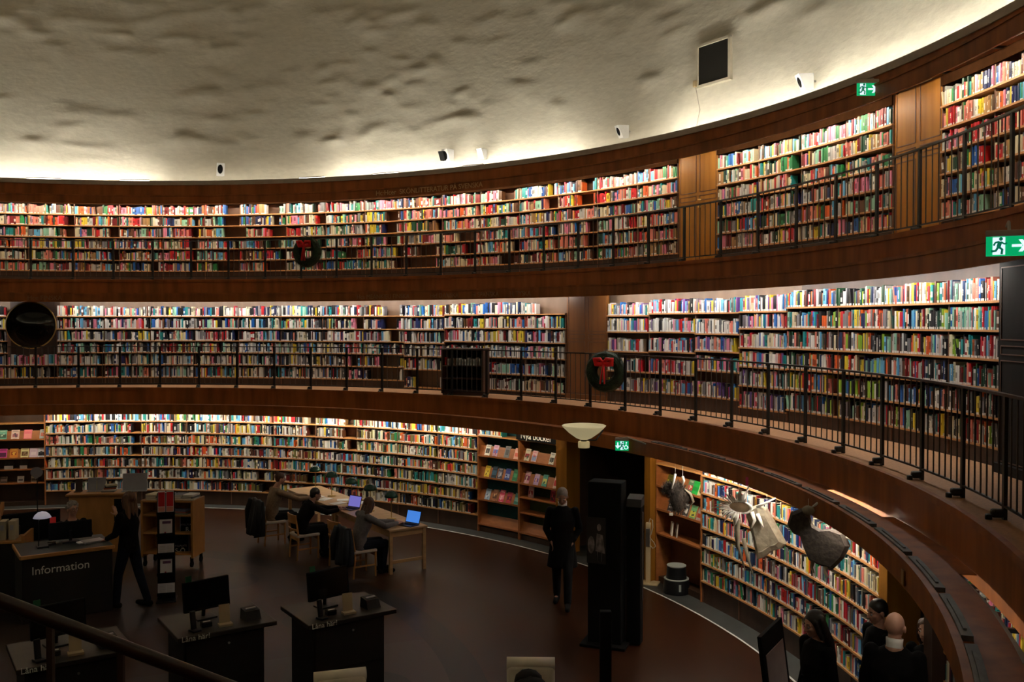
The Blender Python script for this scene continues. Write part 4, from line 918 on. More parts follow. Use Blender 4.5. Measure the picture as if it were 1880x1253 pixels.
        for pts in (((-0.05, -0.02, -0.28), (-0.07, -0.03, -0.36), (-0.04, -0.03, -0.42)), ((0.08, -0.02, -0.33), (0.08, -0.03, -0.40), (0.12, -0.03, -0.45))):
            mb = MB(); mb.tube(pts, [0.025, 0.02, 0.008], 8); mb.build('leg', PAP, o, True)
        th = [(-0.10, -0.05, 0.31), (0.14, 0.0, 0.08)]
    for p in th:
        mb = MB(); mb.tube([p, (p[0], p[1], zt - z)], 0.0022, 5); mb.build('thread', PAPW, o)
angel('small grey furry angel figure hung at the display bay by the doorway', 1245, 908, 12.30, 2.42, 'fur')
angel('large cream paper angel with white plumes hung before the bookcases', 1376, 962, 12.27, 2.42, 'big')
angel('dark grey felt angel hung before the bookcases, right of the cream one', 1503, 983, 12.27, 2.42, 'felt')
# ================================================================ READING TABLES, LAMPS, LAPTOPS, CHAIRS
UX, NX = Vector((-0.56, 0.8285, 0)), Vector((0.8285, 0.56, 0))      # along the tables / across them (towards the right)
TC = Vector((6.78, 6.42, 0)); RZN = math.atan2(NX.y, NX.x)           # near left corner of the nearest table
def tp(al, pe, z=0.0): return TC + UX * al + NX * pe + Vector((0, 0, z))
TZ = 0.775
def table(label, al0, L):
    W = 0.75; o = thing('reading_table', label, 'table', tp(al0 + L / 2, W / 2), RZN, 'birch reading tables')   # local x = across, y = along
    mb = MB(); mb.rbox((0, 0, TZ - 0.0175), (W, L, 0.035), 0.006); mb.build('table_top', WOOD_L, o)
    for sx in (-1, 1):
        mb = MB(); mb.box((sx * (W / 2 - 0.05), 0, TZ - 0.085), (0.025, L - 0.12, 0.10)); mb.build('apron', WOOD_L, o)
    for sy in (-1, 1):
        mb = MB(); mb.box((0, sy * (L / 2 - 0.05), TZ - 0.085), (W - 0.1, 0.025, 0.10)); mb.build('apron', WOOD_L, o)
        mb = MB(); mb.box((0, sy * (L / 2 - 0.06), 0.20), (W - 0.14, 0.03, 0.05)); mb.build('stretcher', WOOD_L, o)
        for sx in (-1, 1):
            mb = MB(); mb.box((sx * (W / 2 - 0.05), sy * (L / 2 - 0.05), TZ / 2 - 0.02), (0.055, 0.055, TZ - 0.04)); mb.build('leg', WOOD_L, o)
    return o
table('birch reading table nearest the viewer, with two open laptops', 0.0, 2.42)
table('birch reading table further back, strewn with papers', 2.46, 2.42)
def desk_lamp(label, al, pe):
    o = thing('desk_lamp', label, 'lamp', tp(al, pe, TZ), RZN, 'green desk lamps on the reading tables')
    mb = MB(); mb.lathe([(0.085, 0), (0.085, 0.015), (0.03, 0.028)], 24); mb.build('base', BRASS, o, True)
    mb = MB(); mb.tube([(0, 0, 0.02), (0, 0, 0.44)], 0.009, 8); mb.build('stem', BRASS, o)
    mb = MB(); prof = [(0.01, 0.52), (0.05, 0.515), (0.10, 0.485), (0.125, 0.43), (0.128, 0.40), (0.122, 0.40), (0.095, 0.475), (0.04, 0.505)]; mb.lathe(prof, 28, cap=False); mb.build('shade', DGREEN, o, True)
    mb = MB(); mb.ball((0, 0, 0.45), 0.025); mb.build('bulb', WHITE, o, True)
for n, al in enumerate((0.84, 1.72, 2.58, 3.55, 4.43)):
    desk_lamp(f"green shaded desk lamp on the reading tables, {nth(n)} from the near end" if n else 'green shaded desk lamp at the near end of the reading tables', al, 0.46)
def laptop(label, al, pe, screen, rz):
    o = thing('laptop', label, 'laptop', tp(al, pe, TZ), rz)       # user sits on local -y
    mb = MB(); mb.rbox((0, 0, 0.009), (0.33, 0.23, 0.016), 0.004); mb.build('keyboard_base', BLACKG, o)
    mb = MB()
    for i in range(5):
        for j in range(12): mb.box((-0.135 + j * 0.0245, -0.03 + i * 0.024, 0.018), (0.019, 0.018, 0.003))
    mb.build('keys', BLACK, o)
    T = Matrix.Translation((0, 0.115, 0.018)) @ Matrix.Rotation(-0.30, 4, 'X')
    mb = MB(); mb.rbox((0, 0.004, 0.115), (0.33, 0.008, 0.23), 0.003, T=T); lid = mb.build('lid', BLACKG, o)
    mb = MB(); mb.box((0, -0.0015, 0.115), (0.305, 0.002, 0.20), T=T); mb.build('screen', screen, lid)
SCR1 = mat('screen violet', (0.1, 0.1, 0.3), 0.3, emit=(0.20, 0.18, 0.62), estr=0.75, col2=None); SCR2 = mat('screen blue', (0.05, 0.15, 0.4), 0.3, emit=(0.06, 0.24, 0.78), estr=0.85)
laptop('open black laptop with violet screen before the seated person in black', 2.10, 0.20, SCR1, RZN - PI / 2 + 0.35)
laptop('open black laptop with bright blue screen at the near table end', 0.20, 0.46, SCR2, RZN - PI / 2 + 0.35)
for n, (al, pe, a) in enumerate(((2.75, 0.25, 0.2), (3.0, 0.5, -0.4), (3.3, 0.2, 0.5), (3.62, 0.16, 0.1), (2.55, 0.62, 0.3))):
    o = thing('paper_sheet', f"white paper sheet on the further table, {nth(n)} from its near end", 'paper', tp((2.75, 3.0, 3.3, 3.62, 2.55)[n], pe, TZ), RZN + a, 'papers on the further table')
    mb = MB(); mb.box((0, 0, 0.004), (0.30, 0.21, 0.008)); mb.build('sheet', PAPER, o)
CH = {}
def chair(label, al, pe, rz_off=0.0, seatm=None, loc=None, rz=None, wood=WOOD_C):
    o = thing('wooden_chair', label, 'chair', loc or tp(al, pe), (RZN + PI / 2 + rz_off) if rz is None else rz, 'wooden reading room chairs')    # local -y = towards the table
    mb = MB(); mb.rbox((0, 0, 0.445), (0.43, 0.43, 0.05), 0.015); mb.build('seat', seatm or mat('pale seat cloth', (0.52, 0.45, 0.38), 0.8, var=0.1), o)
    for sx in (-1, 1):
        mb = MB(); mb.tube([(sx * 0.19, -0.19, 0), (sx * 0.19, -0.19, 0.43)], [0.016, 0.02], 8); mb.build('leg', wood, o)
        mb = MB(); mb.tube([(sx * 0.19, 0.22, 0), (sx * 0.19, 0.19, 0.43), (sx * 0.185, 0.25, 0.84)], [0.016, 0.02, 0.016], 8); mb.build('leg', wood, o)
        mb = MB(); mb.box((sx * 0.19, 0, 0.20), (0.02, 0.38, 0.025)); mb.build('stretcher', wood, o)
    mb = MB()
    n = 8
    for z0, z1 in ((0.68, 0.84), (0.54, 0.58)):
        vs = []; fs = []
        for i in range(n + 1):
            x = -0.20 + 0.40 * i / n; y = 0.215 + 0.035 * (1 - (x / 0.2) ** 2) + (z0 - 0.5) * 0.1
            vs += [(x, y - 0.01, z0), (x, y + 0.012, z0), (x, y + 0.012 + .01, z1), (x, y - 0.01 + .01, z1)]
        for i in range(n):
            for k in range(4): fs.append((4 * i + k, 4 * i + (k + 1) % 4, 4 * i + 4 + (k + 1) % 4, 4 * i + 4 + k))
        fs += [(0, 3, 2, 1), (4 * n, 4 * n + 1, 4 * n + 2, 4 * n + 3)]; mb.add(vs, fs)
    mb.build('backrest', wood, o); mb = MB()
    mb.box((0, -0.19, 0.38), (0.36, 0.02, 0.06)); mb.box((0, 0.19, 0.38), (0.36, 0.02, 0.06)); mb.build('seat_rail', wood, o)
    return o
chair('empty wooden chair with pale seat between the two people at the near table', 1.02, -0.36, 0.15)
chair('wooden chair under the woman in grey at the near table end', 0.30, -0.40)
chair('wooden chair under the person in black at the reading table', 2.0, -0.74)
chair('wooden chair under the person in beige, covered by a black coat', 3.42, -0.85)
# coats on chair backs and a tote bag
def drape(label, name, al, pe, m, wdt, ztop, zbot, seed, thick=0.05):
    o = thing(name, label, 'coat', tp(al, pe), RZN + PI / 2); r = random.Random(seed)
    mb = MB(); n, k = 20, 12; vs = []; fs = []
    for side in (0, 1):
        for j in range(k + 1):
            v = j / k; z = ztop + (zbot - ztop) * v
            for i in range(n + 1):
                u = -1 + 2 * i / n; wv = wdt * (0.80 + 0.35 * math.sin(PI * min(1, v * 0.8 + .15))); y = 0.26 + (0.07 if side else -0.0) * (1 - u * u * 0.5) + 0.03 * math.sin(u * 9 + seed) * v + thick * v * (1 if side else -0.4)
                vs.append((u * wv / 2, y, z + 0.02 * math.sin(7 * u + seed) * (v if j else 0.6)))
    s_ = (n + 1) * (k + 1); I = lambda s, j, i: s * s_ + j * (n + 1) + i
    for j in range(k):
        for i in range(n):
            fs.append((I(0, j, i), I(0, j, i + 1), I(0, j + 1, i + 1), I(0, j + 1, i))); fs.append((I(1, j + 1, i), I(1, j + 1, i + 1), I(1, j, i + 1), I(1, j, i)))
        for i in (0, n): fs.append((I(0, j, i), I(0, j + 1, i), I(1, j + 1, i), I(1, j, i)))
    for i in range(n):
        for j in (0, k): fs.append((I(0, j, i), I(1, j, i), I(1, j, i + 1), I(0, j, i + 1)))
    mb.add(vs, fs); mb.build('coat_body', m, o, True)
    for sg in (-1, 1):
        mb = MB(); mb.tube([(sg * wdt * .40, 0.33, ztop - 0.02), (sg * wdt * .52, 0.37, ztop - 0.25), (sg * wdt * .46, 0.38, max(zbot, ztop - 0.6))], [0.05, 0.065, 0.045], 10); mb.build('sleeve', m, o, True)
COATD = mat('dark navy coat', (0.010, 0.013, 0.020), 0.8, var=0.3); COATB = mat('black coat', (0.007, 0.006, 0.006), 0.85, var=0.3)
drape('dark navy coat over the chair of the woman in grey', 'coat', 0.30, -0.42, COATD, 0.50, 0.87, 0.22, 1)
drape('black coat over the chair of the person in beige', 'coat', 3.42, -0.86, COATB, 0.62, 0.90, 0.22, 4, 0.12)
p = tp(0.66, -0.66); o = thing('tote_bag', 'pale cloth bag standing on the floor by the chairs', 'bag', p, RZN + PI / 2)
mb = MB(); vs = [(-.17, -.07, 0), (.17, -.07, 0), (.17, .07, 0), (-.17, .07, 0), (-.19, -.04, .18), (.19, -.04, .18), (.19, .05, .18), (-.19, .05, .18), (-.14, -.015, .36), (.14, -.015, .36), (.14, .02, .36), (-.14, .02, .36)]
mb.add(vs, [(3, 2, 1, 0)] + [(4 * a + k, 4 * a + (k + 1) % 4, 4 * a + 4 + (k + 1) % 4, 4 * a + 4 + k) for a in (0, 1) for k in range(4)] + [(8, 9, 10, 11)]); mb.build('bag_body', mat('pale canvas', (0.22, 0.17, 0.15), 0.85, var=0.1), o)
mb = MB(); mb.tube([(-.07, 0, .35), (-.06, 0, .50), (.06, 0, .50), (.07, 0, .35)], 0.009, 6); mb.build('strap', mat('pale canvas', (0.22, 0.17, 0.15)), o)

# ================================================================ SELF SERVICE DESKS
DESK = mat('desk black wood', (0.007, 0.0045, 0.004), 0.55, var=0.25, scale=(2, 12, 12)); DTOP = mat('desk top', (0.018, 0.012, 0.008), 0.45, var=0.2, scale=(2, 10, 10))
def self_desk(label, px, py, which, first=False):
    c = at_z(px, py, 0.95); o = thing('self_service_desk', label, 'desk', (c.x, c.y, 0), RZN, 'self service lending desks')     # origin: front left corner of the top
    mb = MB(); mb.rbox((0.55, 0.45, 0.925), (1.10, 0.90, 0.05), 0.008); mb.build('desk_top', DTOP, o)
    mb = MB(); mb.rbox((0.53, 0.42, 0.45), (0.90, 0.66, 0.90), 0.01); mb.build('pedestal', DESK, o)
    mb = MB(); mb.rbox((0.53, 0.085, 0.62), (0.84, 0.012, 0.50), 0.004); mb.build('door_panel', DESK, o)
    mb = MB(); mb.lathe([(0.012, 0), (0.014, 0.01)], 12, Matrix.Translation((0.57, 0.075, 0.78)) @ Matrix.Rotation(PI / 2, 4, 'X')); mb.build('lock', STEEL, o)
    text_flat('L\u00e5na h\u00e4r!', 0.083, LETTER, o, (0.035, -0.003, 0.903), (PI / 2, 0, 0))
    W2 = o.location; R_ = Matrix.Translation(W2) @ Matrix.Rotation(RZN, 4, 'Z')
    def on(x, y): return R_ @ Vector((x, y, 0.95))
    m = thing('monitor', f"black monitor with a green tab on the {which} lending desk", 'monitor', on(0.45, 0.52), RZN + 0.16, 'monitors on the lending desks')
    mb = MB(); mb.rbox((0, 0.05, 0.01), (0.24, 0.18, 0.02), 0.006); mb.build('foot', BLACKG, m)
    mb = MB(); mb.tube([(0, 0.08, 0.02), (0, 0.06, 0.22)], 0.022, 8); mb.build('neck', BLACKG, m)
    T = Matrix.Translation((0, 0, 0.29)) @ Matrix.Rotation(-0.12, 4, 'X')
    mb = MB(); mb.rbox((0, 0, 0), (0.55, 0.045, 0.34), 0.008, T=T); sc = mb.build('screen_housing', BLACK, m)
    mb = MB(); mb.box((0, -0.0235, 0.008), (0.515, 0.002, 0.30), T=T); mb.build('screen', mat('dark screen', (0.004, 0.004, 0.005), 0.15), sc)
    mb = MB(); mb.box((-0.20, 0.0, 0.19), (0.07, 0.012, 0.09), T=T); mb.build('green_tab', mat('green tab', (0.004, 0.09, 0.035), 0.5), m)
    h = thing('card_holder', f"cream card holder standing on the {which} lending desk", 'card holder', on(0.56, 0.17), RZN - 0.05, 'card holders on the lending desks')
    mb = MB(); mb.box((0, 0.03, 0.115), (0.12, 0.008, 0.23), T=Matrix.Rotation(-0.1, 4, 'X')); mb.build('card', mat('cream card', (0.40, 0.31, 0.19), 0.6), h)
    mb = MB(); mb.box((0, 0.0, 0.012), (0.15, 0.10, 0.024)); mb.build('foot', mat('cream card', (0.40, 0.31, 0.19)), h)
    s = thing('receipt_printer', f"black receipt printer on the {which} lending desk", 'printer', on(0.88, 0.26), RZN + 0.1, 'printers on the lending desks')
    mb = MB(); vs = [(-.09, -.09, 0), (.09, -.09, 0), (.09, .09, 0), (-.09, .09, 0), (-.085, -.05, .10), (.085, -.05, .10), (.085, .085, .12), (-.085, .085, .12)]
    mb.add(vs, [(3, 2, 1, 0), (4, 5, 6, 7), (0, 1, 5, 4), (1, 2, 6, 5), (2, 3, 7, 6), (3, 0, 4, 7)]); mb.build('casing', BLACKG, s)
    mb = MB(); mb.box((0, 0.0, 0.118), (0.12, 0.03, 0.012)); mb.build('paper_slot', GREYP, s)
    t = thing('card_terminal', f"black card terminal on a stalk on the {which} lending desk", 'card terminal', on(0.22, 0.15), RZN + 0.3, 'card terminals on the lending desks')
    mb = MB(); mb.rbox((0, 0, 0.012), (0.10, 0.11, 0.024), 0.006); mb.build('foot', BLACKG, t)
    mb = MB(); mb.rbox((0, 0.02, 0.12), (0.065, 0.03, 0.20), 0.01, T=Matrix.Rotation(-0.15, 4, 'X')); mb.build('terminal_body', BLACKG, t)
    s2 = thing('scanner', f"small barcode scanner with a bright edge on the {which} lending desk", 'scanner', on(0.37, 0.25), RZN, 'scanners on the lending desks')
    mb = MB(); mb.rbox((0, 0, 0.03), (0.12, 0.09, 0.06), 0.012); mb.build('scanner_body', BLACKG, s2)
    mb = MB(); mb.box((0, -0.02, 0.064), (0.08, 0.016, 0.006)); mb.build('glass_strip', WHITE, s2)
    return o
self_desk('dark self service lending desk on the left, partly behind the stair handrail', 30, 1232, 'left')
self_desk('dark self service lending desk in the middle of the three', 327, 1174, 'middle')
self_desk('dark self service lending desk on the right of the three', 567, 1150, 'right')

# ================================================================ INFORMATION DESK
IC = at_z(39, 1022, 1.0); ID = thing('information_desk', 'dark information desk with a wooden rim, lettered Information', 'desk', (IC.x, IC.y, 0), RZN)
mb = MB(); mb.rbox((0.62, 0.45, 0.985), (1.24, 0.90, 0.03), 0.006); mb.build('desk_top', mat('green black linoleum', (0.015, 0.016, 0.012), 0.5, var=0.1), ID)
mb = MB(); mb.rbox((0.62, -0.012, 0.972), (1.27, 0.03, 0.058), 0.01); mb.rbox((-0.012, 0.45, 0.972), (0.03, 0.92, 0.058), 0.01); mb.build('wooden_rim', WOOD_C, ID)
mb = MB(); mb.rbox((0.62, 0.05, 0.48), (1.2, 0.05, 0.96), 0.006); mb.build('front_panel', DESK, ID)
for x in (0.03, 1.21):
    mb = MB(); mb.box((x, 0.45, 0.48), (0.04, 0.84, 0.96)); mb.build('side_panel', DESK, ID)
text_flat('Information', 0.165, LETTER, ID, (0.13, 0.022, 0.70), (PI / 2, 0, 0), depth=0.004)
IM = Matrix.Translation(ID.location) @ Matrix.Rotation(RZN, 4, 'Z')
def idp(x, y, z=1.0): return IM @ Vector((x, y, z))
o = thing('desk_lamp', 'small white domed desk lamp shining on the information desk', 'lamp', idp(0.33, 0.42), RZN)
mb = MB(); mb.rbox((0, 0, 0.012), (0.16, 0.13, 0.024), 0.006); mb.build('base', BLACKG, o)
mb = MB(); mb.tube([(-0.05, 0, 0.02), (-0.05, 0, 0.40), (0, 0, 0.47)], 0.008, 8); mb.build('stem', BLACKG, o)
mb = MB(); mb.lathe([(0.02, 0.535), (0.06, 0.525), (0.10, 0.49), (0.125, 0.445), (0.115, 0.445), (0.09, 0.48), (0.0, 0.51)], 28, cap=False); mb.build('shade', mat('opal lamp shade', (0.72, 0.70, 0.74), 0.4, emit=(0.75, 0.70, 0.85), estr=0.22), o, True)
mb = MB(); mb.tube([(-0.05, 0, 0.445), (0.05, -0.02, 0.445)], 0.016, 8); mb.build('bulb', tube_mat('desk', 9.0, (1, 0.95, 0.92)), o)
def monitor_back(label, loc, rz, W=0.55, H=0.33, z0=0.12):
    m = thing('monitor', label, 'monitor', loc, rz)
    mb = MB(); mb.rbox((0, 0, 0.01), (0.24, 0.2, 0.02), 0.006); mb.build('foot', BLACKG, m)
    mb = MB(); mb.tube([(0, 0, 0.02), (0, 0, z0 + H / 2)], 0.025, 8); mb.build('neck', BLACKG, m)
    mb = MB(); mb.rbox((0, 0.035, z0 + H / 2), (W, 0.035, H), 0.01); mb.build('screen_housing', BLACK, m)
    mb = MB(); mb.box((0, 0.0535, z0 + H / 2), (W - 0.03, 0.002, H - 0.03)); mb.build('screen', mat('dark screen', (0.004, 0.004, 0.005)), m)
    return m
m_ = monitor_back('black monitor with a red tab seen from behind on the information desk', idp(0.74, 0.58), RZN - 0.1, 0.60, 0.27, 0.04)
mb = MB(); mb.rbox((-0.24, 0.035, 0.335), (0.085, 0.02, 0.12), 0.006); mb.build('red_tab', mat('red card', (0.62, 0.02, 0.015), 0.5, var=0.05), m_)
o = thing('notepad', 'pale notepad and papers on the right of the information desk', 'notepad', idp(1.02, 0.40), RZN + 0.2)
mb = MB(); mb.box((0, 0, 0.012), (0.30, 0.22, 0.024)); mb.build('pad', GREYP, o); mb = MB(); mb.box((-0.16, 0.03, 0.009), (0.10, 0.12, 0.018)); mb.build('paper_slip', PAPER, o)
o = thing('stapler', 'small black stapler beside the lamp on the information desk', 'stapler', idp(0.46, 0.50), RZN + 0.5)
mb = MB(); mb.rbox((0, 0, 0.012), (0.14, 0.035, 0.024), 0.005); mb.rbox((0, 0, 0.045), (0.13, 0.03, 0.02), 0.006, T=Matrix.Rotation(0.12, 4, 'Y')); mb.build('stapler_body', BLACKG, o)
# side counter behind with monitors, red bottle
c = at(100, 985, 15.3); sc_o = thing('back_counter', 'dark low counter behind the information desk', 'counter', (c.x - 0.25, c.y, 0), RZN)
mb = MB(); mb.rbox((-0.2, 0.0, 0.73), (1.7, 0.5, 0.04), 0.006); mb.build('counter_top', DTOP, sc_o)
mb = MB(); mb.box((-0.2, 0.02, 0.355), (1.62, 0.44, 0.71)); mb.build('cabinet', DESK, sc_o)
SM = Matrix.Translation(sc_o.location) @ Matrix.Rotation(RZN, 4, 'Z')
mb = MB(); mb.box((-0.35, 0.24, 0.62), (1.40, 0.02, 1.20)); mb.build('back_screen', BLACK, sc_o)
monitor_back('black monitor on the low counter at the left, before a dark screen', SM @ Vector((-0.30, 0.0, 0.75)), RZN + 0.2, 0.60, 0.36, 0.14)
# wooden book counter further back
c0 = at_z(138, 908, 1.12); c1 = at_z(212, 906, 1.12); WB = (c1 - c0).length
bc = thing('book_counter', 'low wooden counter topped with book supports behind the clerk', 'counter', ((c0.x + c1.x) / 2, (c0.y + c1.y) / 2 + 0.22, 0), math.atan2(c1.y - c0.y, c1.x - c0.x))
mb = MB(); mb.rbox((0.05, 0, 1.10), (WB + 0.5, 0.5, 0.04), 0.006); mb.build('counter_top', WOOD_C, bc)
mb = MB(); mb.box((0.05, 0.0, 0.54), (WB + 0.4, 0.42, 1.08)); mb.build('cabinet', WOOD_C, bc)
mb = MB(); mb.box((WB * 0.42 + 0.12, -0.22, 0.80), (0.24, 0.02, 0.42)); mb.build('niche_shade', BLACK, bc)  # flat black plate in place of the shade inside a niche
BM_ = Matrix.Translation(bc.location) @ Matrix.Rotation(bc.rotation_euler[2], 4, 'Z')
def book_support(label, px, w_, h, m, y=0.05):
    u = (at_z(px, 900, 1.12) - at_z(138, 908, 1.12)); x = (at(px, 895, (c0.y + c1.y) / 2 + 0.22 - CAM.y).x - bc.location.x)
    o = thing('book_support', label, 'book support', BM_ @ Vector((x, y, 1.12)), bc.rotation_euler[2], 'upright supports on the wooden counter')
    mb = MB(); mb.rbox((0, 0.03, h / 2), (w_, 0.012, h), 0.004, T=Matrix.Rotation(-0.08, 4, 'X')); mb.build('upright_plate', m, o)
    mb = MB(); mb.box((0, -0.01, 0.006), (w_, 0.12, 0.012)); mb.build('foot', m, o)
book_support('brown upright support at the left of the wooden counter', 145, 0.13, 0.24, WOOD_P); book_support('left grey upright support of the small pair on the counter', 168, 0.16, 0.26, GREYP); book_support('right grey upright support of the small pair on the counter', 184, 0.16, 0.26, GREYP)
book_support('taller grey upright panel on the counter, behind the standing woman', 236, 0.26, 0.34, GREYP, -0.05); book_support('grey upright panel at the right end of the counter', 257, 0.20, 0.34, GREYP, -0.05)
for k in range(5):
    o = thing('book', f"{['grey', 'white', 'red brown', 'black', 'cream'][k]} book lying in the stack on the wooden counter", 'book', BM_ @ Vector((0.16 + 0.01 * k, -0.02, 1.12 + 0.028 * k)), bc.rotation_euler[2] + 0.1 * k, 'stack of books on the wooden counter')
    mb = MB(); mb.rbox((0, 0, 0.014), (0.24 - 0.01 * k, 0.17, 0.027), 0.003); mb.build('cover', mat('stack ' + str(k), [(0.2, 0.2, 0.2), (0.6, 0.58, 0.55), (0.35, 0.09, 0.05), (0.03, 0.03, 0.03), (0.5, 0.45, 0.33)][k], 0.5, var=0.05), o)
# sloping wooden stand with pale boxes, far left
p = at(30, 985, 14.9); o = thing('sloping_stand', 'sloping wooden stand at the left edge, behind the information desk', 'stand', (p.x - 0.05, p.y, 0), RZN - 0.35)
mb = MB(); mb.add([(-.25, -.3, 0.85), (-.20, -.3, 0.85), (-.20, .30, 1.35), (-.25, .30, 1.35), (-.25, -.3, 0.95), (-.20, -.3, 0.95), (-.20, .30, 1.45), (-.25, .30, 1.45)], [(3, 2, 1, 0), (4, 5, 6, 7), (0, 1, 5, 4), (1, 2, 6, 5), (2, 3, 7, 6), (3, 0, 4, 7)]); mb.box((.21, 0, .5), (0.04, 0.6, 1.0)); mb.build('side_board', WOOD_C, o)
mb = MB(); mb.box((0, 0, 0.9), (0.42, 0.55, 0.03)); mb.build('shelf', WOOD_C, o); mb = MB(); mb.box((0, 0, 0.44), (0.38, 0.5, 0.88)); mb.build('cabinet', DESK, o)
for k, px in enumerate((2, 12)):
    q = Matrix.Translation(o.location) @ Matrix.Rotation(o.rotation_euler[2], 4, 'Z') @ Vector((-0.12 + 0.14 * k, -0.05, 0.915))
    b = thing('file_box', ['cream file box at the left edge, behind the desk', 'second cream file box beside the sloping wooden board'][k], 'box', q, RZN - 0.35); mb = MB(); mb.rbox((0, 0, 0.15), (0.10, 0.22, 0.30), 0.006); mb.build('box_body', mat('cream board', (0.40, 0.34, 0.24), 0.7, var=0.05), b); mb = MB(); mb.box((0, -0.112, 0.20), (0.05, 0.004, 0.08)); mb.build('label_patch', GREYP, b)
# speech bubble sign
p = at(67, 868, 20.5); o = thing('speech_bubble_sign', 'grey speech bubble sign on a thin stand before the far left display', 'sign', (p.x, p.y, 0), 0.1)
mb = MB(); pts = [(0.13 * math.cos(2 * PI * k / 28) * (1 + 0.0), 0.115 * math.sin(2 * PI * k / 28)) for k in range(28)]; pts = [(x, z) if not (abs(x + 0.02) < 0.04 and z < 0) else (x, z - 0.05 * (1 - abs(x + 0.02) / 0.04)) for x, z in pts]
mb.add([(x, y, p.z + z) for y in (0, 0.012) for x, z in pts], [tuple(range(28)), tuple(range(28, 56))[::-1]] + [(k, (k + 1) % 28, 28 + (k + 1) % 28, 28 + k) for k in range(28)]); mb.build('bubble', mat('bubble grey', (0.22, 0.22, 0.27), 0.5), o)
mb = MB(); mb.tube([(0, 0.03, 0.0), (0, 0.03, p.z)], 0.010, 6); mb.lathe([(0.14, 0), (0.14, 0.012), (0.02, 0.02)], 20); mb.build('stand', BLACK, o)
# leaflet tower
o = thing('leaflet_rack', 'slim black leaflet tower beside the information desk', 'leaflet rack', (3.49, 4.93, 0), 0.30)
mb = MB(); mb.rbox((0, 0.06, 0.012), (0.30, 0.34, 0.024), 0.006); mb.build('foot', BLACKG, o)
mb = MB(); mb.box((0, 0.06, 0.85), (0.26, 0.03, 1.68)); mb.build('back_panel', BLACK, o)
RK = Matrix.Translation(o.location) @ Matrix.Rotation(0.30, 4, 'Z')
def zpx(py, d=14.6): return 4.355 - (py - 592.4) * d / 1722
for n, (y0, y1, wd, nm) in enumerate(((904, 946, 0.24, 'two red leaflets side by side in the top pocket'), (957, 985, 0.185, 'white notice leaflet in the second pocket'), (1002, 1021, 0.235, 'pale landscape leaflet in the middle pocket'), (1031, 1058, 0.175, 'white notice leaflet in the fourth pocket'), (1075, 1095, 0.25, 'opened white leaflet in the bottom pocket'))):
    z0, z1 = zpx(y1), zpx(y0)
    mb = MB(); mb.box((0, -0.01, z0 + 0.01), (0.27, 0.07, 0.02)); mb.box((0, -0.045, z0 + 0.025), (0.27, 0.006, 0.05)); mb.build('pocket', BLACK, o)
    items = [(-0.062, 0.112), (0.062, 0.112)] if n == 0 else [(0, wd)]
    for k, (x, wv) in enumerate(items):
        mb = MB(); mb.col = (0.60, 0.58, 0.62); mb.box((0, 0, (z1 - z0) / 2), (wv, 0.006, z1 - z0))
        if n == 0: mb.col = (0.42, 0.012, 0.02); mb.box((0, -0.004, (z1 - z0) * .62), (wv * .86, 0.002, (z1 - z0) * .62)); mb.col = (0.55, 0.22, 0.16); mb.box((0, -0.004, (z1 - z0) * .19), (wv * .86, 0.002, (z1 - z0) * .2))
        elif n in (1, 3): mb.col = (0.12, 0.05, 0.12); mb.box((0.01, -0.004, (z1 - z0) * .80), (wv * .68, 0.002, (z1 - z0) * .17)); mb.col = (0.3, 0.02, 0.05); mb.ball((-0.01, -0.004, (z1 - z0) * .14), (0.014, 0.002, 0.014))
        else:
            mb.col = (0.30, 0.29, 0.33)
            for i in range(6): mb.box((-wv * .22, -0.004, (z1 - z0) * (0.2 + 0.11 * i)), (wv * .36, 0.0015, 0.004)); mb.box((wv * .22, -0.004, (z1 - z0) * (0.2 + 0.11 * i)), (wv * .36, 0.0015, 0.004))
        b = mb.build('leaflet', COVER, None, False, True); b.matrix_world = RK @ Matrix.Translation((x, -0.02, z0 + 0.02)) @ Matrix.Rotation(-0.12, 4, 'X')
        tag(b, (['left', 'right'][k] + ' red leaflet in the top pocket of the black tower') if n == 0 else nm + ' of the black tower', 'leaflet')
# book trolley
p = at_z(318, 1042, 0.0); o = thing('book_trolley', 'wooden book trolley on castors behind the leaflet tower', 'trolley', (2.78, 7.2, 0), -0.08)
for sx in (-1, 1):
    mb = MB(); mb.box((sx * 0.46, 0, 0.68), (0.035, 0.52, 1.02)); mb.build('side_panel', WOOD_C, o)
for zz in (0.24, 0.60, 0.92, 1.17):
    mb = MB(); mb.box((0, 0, zz), (0.90, 0.50, 0.025)); mb.build('shelf', WOOD_C, o)
mb = MB(); mb.box((0, 0.22, 0.68), (0.90, 0.02, 0.98)); mb.build('back_panel', WOOD_C, o)
for sx in (-1, 1):
    for sy in (-1, 1):
        mb = MB(); mb.lathe([(0.055, -0.015), (0.055, 0.015)], 18, Matrix.Translation((sx * 0.43, sy * 0.2, 0.056)) @ Matrix.Rotation(PI / 2, 4, 'Y')); mb.box((sx * 0.43, sy * 0.2, 0.13), (0.04, 0.05, 0.10)); mb.build('castor', BLACK, o)
def trolley_sign(label, px, py, d, W, H, t2):
    q = at(px, py, d); s = thing('trolley_sign', label, 'sign', q, 0.15); mb = MB(); mb.box((0, 0, 0), (W, 0.012, H)); mb.build('board', BLACK, s)
    mb = MB()
    for sx in (-1, 1): mb.box((sx * W / 2, -0.001, 0), (0.012, 0.018, H + .012))
    for sz in (-1, 1): mb.box((0, -0.001, sz * H / 2), (W, 0.018, 0.012))
    mb.build('frame', GREYP, s); text_flat('HYLLPLATS', 0.045, GREYP, s, (0, -0.008, -0.03), align='CENTER'); text_flat(t2, 0.11, LETTER, s, (0, -0.008, -0.135), align='CENTER')
    mb = MB(); mb.box((0, 0.02, H / 2 - .02), (0.05, 0.05, 0.02)); mb.build('clip', STEEL, s)
